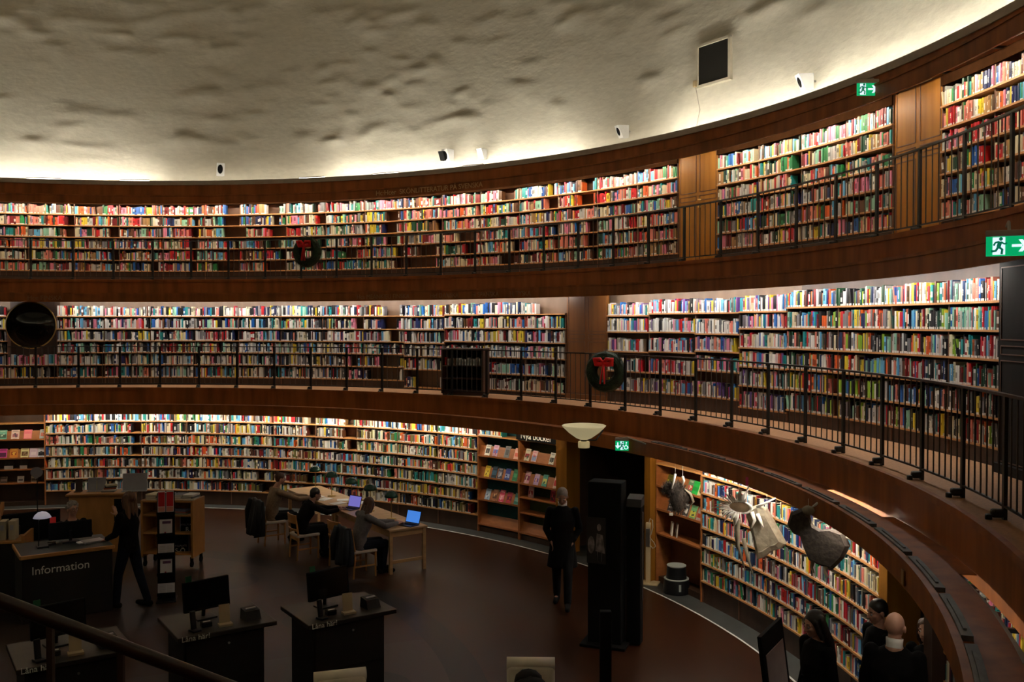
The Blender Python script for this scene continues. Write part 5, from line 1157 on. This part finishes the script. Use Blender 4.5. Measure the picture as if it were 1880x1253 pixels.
trolley_sign('small black framed sign lettered R on the trolley', 344, 962, 16.75, 0.24, 0.30, 'R'); trolley_sign('black framed sign lettered S-\u00d6 on the trolley', 331, 1001, 16.72, 0.30, 0.37, 'S-\u00d6')
r = random.Random(9); TM = Matrix.Translation(o.location) @ Matrix.Rotation(-0.08, 4, 'Z')
for k in range(12):
    x = [-0.32, -0.32, -0.31, -0.08, -0.08, -0.07, 0.16, 0.17, 0.16, 0.36, 0.36, 0.36][k]; lv = [0, 1, 2, 0, 1, 2, 0, 1, 2, 0, 1, 2][k]
    c = [(0.40, 0.36, 0.27), (0.2, 0.19, 0.2), (0.55, 0.5, 0.3), (0.5, 0.48, 0.45), (0.1, 0.1, 0.12), (0.25, 0.3, 0.36), (0.3, 0.12, 0.08), (0.5, 0.5, 0.48), (0.07, 0.07, 0.08), (0.46, 0.42, 0.36), (0.12, 0.12, 0.12), (0.6, 0.58, 0.54)][k]
    mb = MB(); mb.col = c; mb.rbox((0, 0, 0.0165), (0.20, 0.27, 0.032), 0.003); mb.col = (0.62, 0.58, 0.48); mb.box((0, -0.134, 0.0165), (0.19, 0.004, 0.022))
    b = mb.build('book', BOOK, None, False, True); b.matrix_world = TM @ Matrix.Translation((x, -0.05, 1.183 + 0.0335 * lv)) @ Matrix.Rotation(r.uniform(-0.25, 0.25), 4, 'Z')
    tag(b, f"{['lowest', 'middle', 'topmost'][lv]} book of the {nth(k // 3)} pile from the left on the trolley top", 'book', 'books piled on the trolley')
for k in range(6):
    mb = MB(); c = [(0.55, 0.52, 0.45), (0.2, 0.25, 0.2), (0.6, 0.58, 0.5), (0.3, 0.1, 0.08), (0.5, 0.5, 0.5), (0.1, 0.12, 0.2)][k]; mb.col = c; mb.rbox((0, 0, 0.013), (0.26, 0.19, 0.026), 0.003)
    b = mb.build('book', BOOK, None, False, True); b.matrix_world = TM @ Matrix.Translation((-0.02 + 0.24 * (k % 2), -0.10, 0.933 + 0.028 * (k // 2))) @ Matrix.Rotation(r.uniform(-0.3, 0.3), 4, 'Z')
    tag(b, f"{['lowest', 'middle', 'topmost'][k // 2]} book of the {['left', 'right'][k % 2]} pile under the trolley top", 'book', 'books piled on the trolley')

# ================================================================ NEAR THE DOORWAY AND IN FRONT
o = thing('display_column', 'tall black display column beside the walking man', 'display column', (10.16, 2.98, 0), -0.35)
mb = MB(); mb.rbox((0, 0.05, 0.02), (0.62, 0.55, 0.04), 0.008); mb.build('foot', BLACK, o)
mb = MB(); mb.rbox((0, 0.05, 1.12), (0.46, 0.30, 2.18), 0.012); mb.build('column_body', BLACK, o)
mb = MB(); mb.rbox((0.36, 0.14, 0.95), (0.20, 0.16, 1.86), 0.01); mb.build('side_column', BLACK, o)
mb = MB(); mb.add([(0.27, 0.02, 1.88), (0.47, 0.02, 1.88), (0.47, 0.24, 1.88), (0.27, 0.24, 1.88), (0.27, 0.06, 1.98), (0.47, 0.06, 1.98), (0.47, 0.24, 2.02), (0.27, 0.24, 2.02)], [(3, 2, 1, 0), (4, 5, 6, 7), (0, 1, 5, 4), (1, 2, 6, 5), (2, 3, 7, 6), (3, 0, 4, 7)]); mb.build('sloping_head', mat('grey head', (0.03, 0.025, 0.022), 0.6), o)
mb = MB(); mb.box((0.468, 0.14, 1.2), (0.012, 0.05, 1.2)); mb.build('reflective_strip', mat('dull steel', (0.12, 0.10, 0.09), 0.4, 0.8), o)
mb = MB(); mb.box((-0.11, -0.105, 1.42), (0.26, 0.006, 0.62)); pp = mb.build('poster', mat('poster dark', (0.02, 0.018, 0.018), 0.3), o)
mb = MB(); PC = mat('poster figure', (0.20, 0.17, 0.17), 0.5, var=0.5, scale=(25, 25, 12))
mb.add([(-0.12, -0.110, 1.28), (0.015, -0.110, 1.25), (-0.02, -0.110, 1.50), (-0.10, -0.110, 1.52)], [(0, 1, 2, 3)]); mb.ball((-0.07, -0.110, 1.60), (0.03, 0.002, 0.05)); mb.tube([(-0.09, -0.110, 1.28), (-0.085, -0.110, 1.14)], [0.022, 0.012], 6, flat=0.1); mb.tube([(-0.03, -0.110, 1.27), (-0.035, -0.110, 1.14)], [0.02, 0.012], 6, flat=0.1)
mb.ball((-0.18, -0.110, 1.36), (0.05, 0.002, 0.12)); mb.build('figure', PC, pp)
o = thing('slim_post', 'slim black post in front of the display column', 'post', (9.95, 0.95, 0), 0)
mb = MB(); mb.lathe([(0.16, 0), (0.16, 0.02), (0.03, 0.03)], 24); mb.build('foot', BLACK, o); mb = MB(); mb.rbox((0, 0, 0.55), (0.13, 0.10, 1.06), 0.01); mb.build('shaft', BLACK, o)
p = at_z(1190, 1072, 0); o = thing('cable_post', 'pale wooden post with white cables beside the doorway', 'post', (p.x, p.y, 0), -0.35)
PW = mat('pale ash wood', (0.60, 0.46, 0.27), 0.5, var=0.1, scale=(10, 10, 1))
mb = MB(); mb.rbox((0, 0, 0.012), (0.36, 0.26, 0.024), 0.006); mb.build('base_plate', PW, o); mb = MB(); mb.rbox((0, 0, 0.52), (0.075, 0.065, 1.0), 0.006); mb.build('shaft', PW, o)
mb = MB(); mb.rbox((0, -0.035, 0.78), (0.07, 0.03, 0.30), 0.006); mb.build('reader', STEEL, o)
CAB = mat('white cable', (0.5, 0.45, 0.36), 0.5)
mb = MB(); mb.tube([(0.01, 0, 1.02), (0.03, -0.01, 1.09), (0.075, -0.02, 1.07), (0.08, -0.02, 0.95), (0.045, -0.01, 0.82)], 0.007, 6); mb.build('cable', CAB, o); mb = MB(); mb.tube([(0.03, -0.03, 0.78), (0.10, -0.03, 0.70), (0.13, -0.03, 0.64), (0.08, -0.02, 0.60), (0.035, 0.0, 0.64)], 0.007, 6); mb.build('cable', CAB, o)
p = at_z(1243, 1090, 0); o = thing('step_stool', 'round black step stool with a pale top below the display bay', 'stool', (p.x, p.y + 0.06, 0), 0)
mb = MB(); mb.lathe([(0.215, 0), (0.22, 0.03), (0.20, 0.20), (0.195, 0.225), (0.15, 0.228)], 40); mb.build('lower_drum', BLACKG, o, False); mb = MB(); mb.lathe([(0.165, 0.226), (0.15, 0.42), (0.148, 0.43)], 40); mb.build('upper_drum', BLACKG, o, False)
RIM = mat('pale rubber', (0.36, 0.38, 0.36), 0.5); mb = MB(); mb.lathe([(0.155, 0.43), (0.155, 0.445), (0.0, 0.447)], 40, cap=False); mb.build('top_pad', RIM, o); mb = MB(); mb.lathe([(0.200, 0.222), (0.200, 0.234), (0.165, 0.236)], 40, cap=False); mb.build('step_pad', RIM, o)
mb = MB(); mb.box((0.02, -0.212, 0.12), (0.035, 0.01, 0.11), T=Matrix.Rotation(0.0, 4, 'Z')); mb.build('label_patch', RIM, o)
# cream armchairs cut by the lower edge
def armchair(label, px, py, zt, rz, w_):
    p = at_z(px, py, zt); o = thing('cream_armchair', label, 'armchair', (p.x, p.y - 0.28, 0), rz, 'cream armchairs')
    mb = MB(); mb.rbox((0, 0, 0.30), (w_, 0.60, 0.28), 0.06); mb.build('seat', CREAM, o, True)
    mb = MB(); mb.rbox((0, 0.28, 0.56), (w_, 0.13, 0.50), 0.05); mb.build('backrest', CREAM, o, True)
    mb = MB(); mb.tube([(-w_ / 2, 0.29, zt - 0.055), (w_ / 2, 0.29, zt - 0.055)], 0.065, 20); mb.build('head_roll', CREAM, o, True)
    for sx in (-1, 1):
        mb = MB(); mb.rbox((sx * (w_ / 2 + 0.03), 0.0, 0.36), (0.09, 0.62, 0.44), 0.03); mb.build('armrest', CREAM, o, True)
        for sy in (-1, 1):
            mb = MB(); mb.tube([(sx * (w_ / 2 - 0.03), sy * 0.24, 0.0), (sx * (w_ / 2 - 0.03), sy * 0.24, 0.18)], 0.018, 8); mb.build('leg', STEEL, o)
    return o
armchair('cream armchair at the lower edge, left of the other cream one', 640, 1232, 0.84, 0.30, 0.52)
ac = armchair('cream armchair at the lower edge with a black coat on it', 973, 1210, 0.86, -0.03, 0.50)
o = thing('coat', 'black coat heaped over the cream armchair at the lower edge', 'coat', (ac.location.x - 0.02, ac.location.y - 0.06, 0.44), 0)
mb = MB(); mb.ball((0.02, 0.08, 0.12), (0.23, 0.15, 0.22)); mb.ball((0.0, 0.14, 0.26), (0.15, 0.09, 0.13)); mb.ball((-0.12, -0.02, 0.04), (0.16, 0.2, 0.10)); mb.build('coat_body', COATB, o, True)
# tilted notice board held upright by the group
p = at(1462, 1205, 7.9); o = thing('notice_board', 'pale notice board on a dark stand at the lower right, beside the woman', 'notice board', (p.x, p.y, 0), 1.02)
T = Matrix.Rotation(-0.13, 4, 'X')
mb = MB(); mb.box((0, 0, 0.92), (0.62, 0.035, 1.66), T=T); mb.build('board', BLACK, o); mb = MB(); mb.box((0, -0.019, 0.98), (0.50, 0.006, 1.2), T=T); mb.build('notice_sheet', mat('pale pink paper', (0.42, 0.34, 0.33), 0.6, var=0.08), o)
mb = MB(); mb.tube([(0.2, 0.0, 1.3), (0.2, 0.45, 0.0)], 0.014, 6); mb.tube([(-0.2, 0.0, 1.3), (-0.2, 0.45, 0.0)], 0.014, 6); mb.build('rear_leg', BLACK, o)
# stair with handrail in the near left corner
A = at(-60, 1081, 4.0); B_ = at(470, 1280, 4.35); o = thing('stair_railing', 'dark wooden stair handrail on thin posts in the lower left corner', 'railing', (A.x, A.y, 0), 0)
HR = mat('handrail wood', (0.030, 0.011, 0.006), 0.35, var=0.2, scale=(2, 20, 20)); d = (B_ - A); A2 = A - d * 0.6; B2 = B_ + d * 0.6; L0 = Vector((A.x, A.y, 0))
mb = MB(); mb.tube([A2 - L0, A - L0, B_ - L0, B2 - L0], 0.032, 14); mb.build('handrail', HR, o, True)
for k in range(9):
    f_ = -0.45 + k * 0.24; q = A + d * f_ - L0; mb = MB(); mb.box((q.x, q.y, q.z - 0.44), (0.026, 0.026, 0.86)); mb.build('post', mat('post wood', (0.045, 0.018, 0.006), 0.5), o)
mb = MB(); vs = []
for q in (A2 - L0, B2 - L0): vs += [(q.x, q.y - 0.04, 0), (q.x, q.y + 0.04, 0), (q.x, q.y + 0.04, q.z - 0.85), (q.x, q.y - 0.04, q.z - 0.85)]
mb.add(vs, [(0, 3, 2, 1), (4, 5, 6, 7), (0, 4, 7, 3), (1, 2, 6, 5), (3, 7, 6, 2), (0, 1, 5, 4)]); mb.build('stringer', WOOD_P, o)
# ================================================================ PEOPLE
DG = bpy.context.evaluated_depsgraph_get
def remesh(mb, name, m, voxel, parent, smooth=2):
    me = mb.mesh(name, m, True); o = link(name, me)
    md = o.modifiers.new('r', 'REMESH'); md.mode = 'VOXEL'; md.voxel_size = voxel; md.use_smooth_shade = True
    if smooth: s = o.modifiers.new('s', 'SMOOTH'); s.factor = 0.5; s.iterations = smooth
    bpy.context.view_layer.update(); out = bpy.data.meshes.new_from_object(o.evaluated_get(DG())); out.name = name
    bpy.data.objects.remove(o); bpy.data.meshes.remove(me)
    if not out.materials: out.materials.append(m)
    return link(name, out, parent)
def cap(mb, a, b, ra, rb, n=12):
    a, b = Vector(a), Vector(b); d = (b - a); L = d.length; 
    if L < 1e-5: mb.ball(a, ra); return
    u = d / L; pts = []; rs = []
    for k in range(4): t = k / 3 * PI / 2; pts.append(a - u * ra * math.cos(t)); rs.append(max(0.0008, ra * math.sin(t)))
    for k in range(4): t = k / 3 * PI / 2; pts.append(b + u * rb * math.sin(t)); rs.append(max(0.0008, rb * math.cos(t)))
    mb.tube(pts, rs, n)
def chain(mb, pts, rs):
    for i in range(len(pts) - 1): cap(mb, pts[i], pts[i + 1], rs[i], rs[i + 1])
def loft(mb, secs, side, n=20):       # stacked ellipses: (centre, half width along side, half depth)
    vs = []; fs = []; secs = [(Vector(c), a, b) for c, a, b in secs]
    for i, (c, a, b) in enumerate(secs):
        up = (secs[min(i + 1, len(secs) - 1)][0] - secs[max(i - 1, 0)][0]).normalized(); sd = (side - up * side.dot(up)).normalized(); fw = up.cross(sd)
        for k in range(n): t = 2 * PI * k / n; vs.append(c + sd * (a * math.cos(t)) + fw * (b * math.sin(t)))
    for i in range(len(secs) - 1):
        for k in range(n): l = (k + 1) % n; fs.append((i * n + k, i * n + l, (i + 1) * n + l, (i + 1) * n + k))
    fs += [tuple(range(n))[::-1], tuple((len(secs) - 1) * n + k for k in range(n))]; mb.add(vs, fs)
def hand(mb, wrist, d, nrm, side, curl=0.5, spread=0.12, s=1.0):
    """palm and five fingers; d = pointing direction, nrm = back of the hand, side = thumb side (+1/-1 along nrm x d)"""
    d = Vector(d).normalized(); nrm = Vector(nrm); nrm = (nrm - d * nrm.dot(d)).normalized(); lat = nrm.cross(d) * side; w0 = Vector(wrist)
    M = Matrix((lat, d, nrm)).transposed().to_4x4(); mb.ball(w0 + d * 0.048 * s, (0.040 * s, 0.052 * s, 0.015 * s), M); cap(mb, w0, w0 + d * .03 * s, 0.024 * s, 0.026 * s)
    for k, (x, L) in enumerate(((0.030, 0.070), (0.010, 0.080), (-0.011, 0.074), (-0.031, 0.058))):
        a = w0 + (d * 0.088 + lat * x) * s; dr = (d + lat * (x * spread * 40) * 0.4).normalized(); p = a
        for j, f in enumerate((0.45, 0.32, 0.23)):
            c = curl * (0.5 + j * 0.9); dd = (dr * math.cos(c) - nrm * math.sin(c)).normalized(); q = p + dd * (L * f * s); cap(mb, p, q, (0.0088 - j * 0.0008) * s, (0.0080 - j * 0.0008) * s, 8); p = q
    a = w0 + (d * 0.03 + lat * 0.032) * s; t1 = a + (d * 0.5 + lat * 0.75 - nrm * 0.2).normalized() * 0.04 * s; t2 = t1 + (d * 0.85 + lat * 0.35 - nrm * 0.3).normalized() * 0.032 * s
    cap(mb, a, t1, 0.0125 * s, 0.0105 * s, 8); cap(mb, t1, t2, 0.0105 * s, 0.008 * s, 8)
def person(label, loc, rz, J, skin, top, trousers, hair, style, group=None, coat_len=None, collar=None, s=1.0, extras=(), shoes=BLACK, glasses=False):
    o = thing('person', label, 'person', loc, rz, group)
    V = {k: Vector(v) * s for k, v in J.items() if k not in ('hy', 'hp', 'hr', 'curlL', 'curlR', 'handL', 'handR', 'nL', 'nR')}
    hM = Matrix.Rotation(J.get('hy', 0), 4, 'Z') @ Matrix.Rotation(J.get('hp', 0), 4, 'X') @ Matrix.Rotation(J.get('hr', 0), 4, 'Y'); H = V['head']
    side = (V['shL'] - V['shR']).normalized(); hs = s
    def hp(x, y, z): return H + hM @ Vector((x * hs, y * hs, z * hs))
    body = MB()
    loft(body, [(V['pelvis'] - Vector((0, 0, 0.08)) * s, .13 * s, .09 * s), (V['pelvis'], .165 * s, .11 * s), (V['waist'], .135 * s, .095 * s), (V['chest'], .165 * s, .11 * s), ((V['shL'] + V['shR']) / 2, .13 * s, .075 * s), (V['neck'], .055 * s, .055 * s)], side)
    chain(body, [V['neck'] - (V['head'] - V['neck']) * 0.2, V['neck'], H + hM @ Vector((0, .015, -.06)) * s], [.065 * s, .056 * s, .052 * s])
    for q in 'LR':
        chain(body, [V['sh' + q], V['el' + q], V['wr' + q]], [.052 * s, .040 * s, .026 * s]); chain(body, [V['hip' + q], V['kn' + q], V['an' + q]], [.085 * s, .058 * s, .038 * s]); cap(body, V['an' + q] - Vector((0, 0, .045)) * s, V['toe' + q], .036 * s, .030 * s)
        dv = Vector(J.get('hand' + q, V['wr' + q] - V['el' + q])); nv = Vector(J.get('n' + q, (0, 0, 1))); hand(body, V['wr' + q], dv, nv, 1 if q == 'R' else -1, J.get('curl' + q, 0.45), s=s * 1.02)
    # head: cranium, face, jaw, nose, brows, lips, ears
    body.ball(hp(0, .012, .022), (.074 * hs, .094 * hs, .094 * hs), hM, 3); body.ball(hp(0, -.028, -.030), (.060 * hs, .062 * hs, .080 * hs), hM, 3); body.ball(hp(0, -.052, -.082), (.032 * hs, .032 * hs, .028 * hs), hM)
    cap(body, hp(0, -.086, .012), hp(0, -.108, -.024), .010 * hs, .014 * hs, 8); body.ball(hp(0, -.098, -.030), (.017 * hs, .013 * hs, .010 * hs), hM)
    cap(body, hp(-.042, -.072, .020), hp(.042, -.072, .020), .013 * hs, .013 * hs, 8); cap(body, hp(-.018, -.083, -.056), hp(.018, -.083, -.056), .0075 * hs, .0075 * hs, 8); cap(body, hp(-.016, -.082, -.067), hp(.016, -.082, -.067), .008 * hs, .008 * hs, 8)
    for sx in (-1, 1): body.ball(hp(sx * .038, -.060, -.022), (.024 * hs, .026 * hs, .022 * hs), hM); body.ball(hp(sx * .078, .012, -.012), (.011 * hs, .020 * hs, .033 * hs), hM)
    remesh(body, 'body', skin, 0.0065 * s, o, 2)
    for sx in (-1, 1):
        mb = MB(); mb.ball(hp(sx * .030, -.079, .000), .0115 * hs); e = mb.build('eye', mat('eye white', (0.45, 0.42, 0.40), 0.2), o, True); mb = MB(); mb.ball(hp(sx * .030, -.0885, .000), (.006 * hs, .003 * hs, .006 * hs), hM); mb.build('iris', BLACK, e, True)
    mb = MB(); cap(mb, hp(-.021, -.0905, -.0615), hp(.021, -.0905, -.0615), .003 * hs, .003 * hs, 8); mb.build('mouth', mat('lips', (0.28, 0.07, 0.055), 0.5), o, True)
    mb = MB()
    for sx in (-1, 1): cap(mb, hp(sx * .018, -.086, .028), hp(sx * .046, -.074, .030), .005 * hs, .004 * hs, 8)
    mb.build('eyebrows', hair or skin, o, True)
    if glasses:
        mb = MB()
        for sx in (-1, 1): mb.torus(.024 * hs, .0028 * hs, 20, 6, Matrix.Translation(hp(sx * .031, -.100, -.002)) @ hM); mb.tube([hp(sx * .056, -.096, .002), hp(sx * .080, .0, .002)], .0025 * hs, 6)
        mb.tube([hp(-.008, -.102, .002), hp(.008, -.102, .002)], .0025 * hs, 6); mb.build('glasses', mat('dark red glasses', (0.10, 0.015, 0.012), 0.3), o)
    # clothes
    j = MB(); g = .020 * s; hem = V['pelvis'] - Vector((0, 0, .10)) * s
    if coat_len: j2 = [(Vector((hem.x, hem.y, coat_len)), .23 * s, .17 * s), (hem, .195 * s, .145 * s)]
    else: j2 = [(hem, .178 * s, .125 * s)]
    loft(j, j2 + [(V['pelvis'], .182 * s, .13 * s), (V['waist'], .158 * s, .12 * s), (V['chest'], .188 * s, .135 * s), ((V['shL'] + V['shR']) / 2 + Vector((0, 0, .008)) * s, .155 * s, .095 * s), (V['neck'] - (V['head'] - V['neck']) * .12, .075 * s, .072 * s)], side)
    for q in 'LR': chain(j, [V['sh' + q], V['el' + q], V['wr' + q] + (V['el' + q] - V['wr' + q]) * 0.10], [.062 * s, .054 * s, .040 * s])
    remesh(j, 'jacket' if coat_len is None else 'coat', top, 0.012 * s, o, 3)
    t = MB(); loft(t, [(V['pelvis'] - Vector((0, 0, .07)) * s, .165 * s, .115 * s), (V['pelvis'] + Vector((0, 0, .06)) * s, .165 * s, .118 * s)], side)
    for q in 'LR': chain(t, [V['hip' + q], V['kn' + q], V['an' + q]], [.098 * s, .070 * s, .056 * s])
    remesh(t, 'trousers', trousers, 0.012 * s, o, 2)
    for q in 'LR':
        f = MB(); a = V['an' + q]; d = V['toe' + q] - a; d.z = 0; d.normalize(); base = Vector((a.x, a.y, 0.048 * s if V['toe' + q].z < 0.06 * s else V['toe' + q].z + 0.01))
        cap(f, base - d * .05 * s, base + d * .05 * s, .046 * s, .044 * s); cap(f, base + d * .04 * s, V['toe' + q] + d * .03 * s, .043 * s, .036 * s); cap(f, a, base, .048 * s, .046 * s); remesh(f, 'shoe', shoes, 0.010 * s, o, 1)
    if collar:
        mb = MB(); c = V['neck'] - (V['head'] - V['neck']) * .10; up = (V['head'] - V['neck']).normalized()
        mb.lathe([(.064 * s, -.035 * s), (.066 * s, .0), (.068 * s, .038 * s), (.062 * s, .040 * s), (.060 * s, 0.0)], 24, Matrix.Translation(c + up * 0.03 * s) @ up.to_track_quat('Z', 'X').to_matrix().to_4x4(), cap=False); mb.build('shirt_collar', collar, o, True)
    if hair and style != 'bald':
        h = MB(); h.ball(hp(0, .024, .040), (.083 * hs, .098 * hs, .092 * hs), hM, 3)
        if style == 'short': h.ball(hp(0, .055, -.01), (.072 * hs, .058 * hs, .07 * hs), hM)
        if style in ('long', 'bob'):
            zl = -.34 if style == 'long' else -.12
            for sx in (-1, 0, 1): chain(h, [hp(sx * .066, .030, .05), hp(sx * .078, .045, -.06), hp(sx * .080, .070, -.17 if style == 'long' else -.10)] + ([hp(sx * .075, .085, zl)] if style == 'long' else []), [.050 * hs, .046 * hs, .042 * hs] + ([.020 * hs] if style == 'long' else []))
            for sx in (-1, 1): chain(h, [hp(sx * .070, -.02, .04), hp(sx * .082, -.018, -.05), hp(sx * .085, .0, -.12)], [.028 * hs, .024 * hs, .020 * hs])
        if style == 'bun': h.ball(hp(0, .07, .115), (.04 * hs, .04 * hs, .038 * hs), hM); h.ball(hp(0, .055, -.01), (.072 * hs, .05 * hs, .06 * hs), hM)
        if style == 'curly':
            r = random.Random(4)
            for k in range(70):
                t_ = r.uniform(0, 2 * PI); u = r.uniform(-.35, 1); q = math.sqrt(1 - u * u)
                if math.sin(t_) * q < -.45 and u < .45: continue
                h.ball(hp(.084 * q * math.cos(t_), .022 + .098 * q * math.sin(t_), .035 + .092 * u), .022 * hs)
        remesh(h, 'hair', hair, 0.008 * s, o, 2)
    for nm, fn, m in extras:
        mb = MB(); fn(mb, V, hp); mb.build(nm, m, o, True)
    return o
def standing(**k):
    J = dict(pelvis=(0, 0, .95), waist=(0, .0, 1.10), chest=(0, 0, 1.28), neck=(0, .015, 1.50), head=(0, -.01, 1.645), shL=(.185, .0, 1.42), shR=(-.185, .0, 1.42), elL=(.22, .03, 1.13), elR=(-.22, .03, 1.13), wrL=(.22, -.05, .89), wrR=(-.22, -.05, .89),
             hipL=(.09, 0, .92), hipR=(-.09, 0, .92), knL=(.10, -.02, .50), knR=(-.10, -.02, .50), anL=(.10, .02, .09), anR=(-.10, .02, .09), toeL=(.12, -.15, .035), toeR=(-.12, -.15, .035)); J.update(k); return J
def sitting(**k):
    J = dict(pelvis=(0, .06, .56), waist=(0, .05, .71), chest=(0, .0, .90), neck=(0, -.04, 1.11), head=(0, -.09, 1.24), shL=(.185, -.02, 1.03), shR=(-.185, -.02, 1.03), elL=(.23, -.16, .82), elR=(-.23, -.16, .82), wrL=(.12, -.38, .83), wrR=(-.12, -.38, .83),
             hipL=(.09, .04, .53), hipR=(-.09, .04, .53), knL=(.11, -.38, .53), knR=(-.11, -.38, .53), anL=(.11, -.40, .10), anR=(-.11, -.34, .10), toeL=(.12, -.56, .035), toeR=(-.12, -.50, .035), nL=(0, 0, 1), nR=(0, 0, 1)); J.update(k); return J
SK1 = mat('skin fair', (0.50, 0.27, 0.19), 0.5, var=0.05); SK2 = mat('skin warm', (0.42, 0.21, 0.14), 0.5, var=0.05)
CB = mat('cloth black', (0.005, 0.0045, 0.005), 0.9, var=0.2, spec=0.12); CB2 = mat('cloth charcoal', (0.008, 0.008, 0.009), 0.9, var=0.2, spec=0.12); CGREY = mat('cloth grey', (0.13, 0.12, 0.125), 0.9, var=0.15, scale=(30, 30, 30)); CBEI = mat('cloth beige', (0.22, 0.145, 0.085), 0.9, var=0.15, scale=(30, 30, 30)); JEAN = mat('cloth navy', (0.008, 0.010, 0.017), 0.9, var=0.2, spec=0.12)
HBR = mat('hair brown', (0.075, 0.030, 0.014), 0.55, var=0.3, scale=(40, 40, 6)); HDK = mat('hair dark', (0.010, 0.007, 0.006), 0.45, var=0.3, scale=(40, 40, 6)); HGR = mat('hair grey', (0.24, 0.21, 0.19), 0.6, var=0.25, scale=(40, 40, 8)); HLB = mat('hair auburn', (0.11, 0.05, 0.025), 0.55, var=0.3, scale=(40, 40, 6))
def face(dx, dy): return math.atan2(dx, -dy)        # rotation that turns a figure's front (-y) towards (dx, dy)
# readers at the tables
fz = face(NX.x, NX.y)
person('person in a grey sweater with long brown hair typing at the blue laptop', tp(0.28, -0.38), fz, sitting(hy=0.1, hp=0.22, neck=(0, -.07, 1.09), head=(0, -.14, 1.21), chest=(0, -.03, .89), wrL=(.10, -.68, .835), wrR=(-.06, -.66, .835), elL=(.22, -.36, .84), elR=(-.20, -.34, .84)), SK1, CGREY, JEAN, HBR, 'long')
person('person in black with dark hair sitting before the violet laptop', tp(1.98, -0.74), fz, sitting(hp=0.25, head=(0, -.21, 1.15), neck=(0, -.14, 1.04), chest=(0, -.05, .86), shL=(.185, -.08, .97), shR=(-.185, -.08, .97), wrL=(.12, -.72, .835), wrR=(-.12, -.62, .84), elL=(.23, -.38, .84), elR=(-.23, -.34, .84)), SK2, CB, CB2, HDK, 'short')
person('person in a beige sweater with pinned up hair at the further table', tp(3.42, -0.80), fz, sitting(hp=0.15, head=(0, -.12, 1.26), wrL=(.10, -.74, .835), wrR=(-.10, -.70, .835), elL=(.22, -.42, .86), elR=(-.22, -.40, .86)), SK2, CBEI, CB2, HBR, 'bun')
# clerk and enquirer at the information desk
ck = at(131, 936, 15.5)
o_ = thing('office_chair', 'dark swivel chair under the clerk at the information desk', 'chair', (ck.x, ck.y + 0.04, 0), 0.8)
mb = MB(); mb.rbox((0, 0, 0.455), (0.46, 0.46, 0.07), 0.025); mb.build('seat', BLACK, o_); mb = MB(); mb.rbox((0, 0.25, 0.78), (0.42, 0.05, 0.45), 0.02); mb.build('backrest', BLACK, o_); mb = MB(); mb.tube([(0, 0, 0.06), (0, 0, 0.43)], 0.025, 10); mb.box((0, 0.24, 0.52), (0.05, 0.03, 0.25)); mb.build('column', BLACK, o_); mb = MB()
for k in range(5): a = 2 * PI * k / 5; mb.tube([(0, 0, 0.07), (0.26 * math.cos(a), 0.26 * math.sin(a), 0.03)], 0.02, 6)
mb.build('star_base', BLACK, o_)
person('grey haired clerk in glasses seated behind the information desk', (ck.x, ck.y, 0), 0.8, sitting(hy=0.05, hp=-0.05, head=(0, -.06, 1.27)), SK1, CB2, CB2, HGR, 'curly', glasses=True)
person('standing woman with long brown hair in black, raising a hand to the clerk', (3.02, 4.66, 0), face(-0.95, 0.30), standing(knL=(.12, -.10, .50), anL=(.14, -.12, .09), toeL=(.15, -.29, .035), knR=(-.10, .10, .50), anR=(-.12, .24, .10), toeR=(-.13, .08, .04), elR=(-.21, -.16, 1.18), wrR=(-.16, -.36, 1.34), handR=(.05, -.25, .95), nR=(0, .9, .3), curlR=0.12, elL=(.22, -.06, 1.15), wrL=(.16, -.28, 1.05)), SK1, CB, JEAN, HLB, 'long', s=1.0)
# the man walking towards us
person('grey haired man in a long black coat walking with his head bowed', (9.66, 4.66, 0), face(-0.12, -1), standing(hp=0.45, head=(0, -.05, 1.635), knL=(.09, -.16, .52), anL=(.09, -.20, .12), toeL=(.10, -.38, .07), knR=(-.09, .06, .50), anR=(-.10, .26, .12), toeR=(-.11, .12, .035), elL=(.245, .06, 1.14), wrL=(.15, -.05, .97), elR=(-.245, .05, 1.14), wrR=(-.16, -.06, .98), handL=(-.35, -.05, -1), handR=(.35, -.05, -1)), SK2, CB, CB2, HGR, 'short', coat_len=0.62, collar=WHITE, s=1.04)
# the group at the lower right
def ground(px, py, d): q = at(px, py, d); return q
q = ground(1643, 1150, 8.05); person('bald man in a black jacket with a white collar, seen from behind', (q.x, q.y, 0), face(0.55, 0.80), standing(elL=(.24, -.02, 1.14), wrL=(.16, -.20, 1.02)), SK1, CB, CB2, None, 'bald', collar=WHITE, s=1.05)
q = ground(1612, 1128, 9.0); person('dark haired man in profile behind the bald man', (q.x, q.y, 0), face(-0.95, -0.15), standing(hp=0.25), SK2, CB, CB2, HDK, 'short', s=0.95)
q = ground(1692, 1162, 8.55); person('woman with long brown hair facing the bald man', (q.x + 0.06, q.y, 0), face(-0.8, -0.45), standing(hy=0.1), SK1, CB, CB2, HBR, 'long', s=0.93)
q = ground(1500, 1140, 8.5); person('woman with long dark hair looking at the notice board', (q.x, q.y, 0), face(-0.9, -0.25), standing(hp=0.25, head=(0, -.03, 1.64)), SK1, CB, CB2, HDK, 'long', s=0.98)
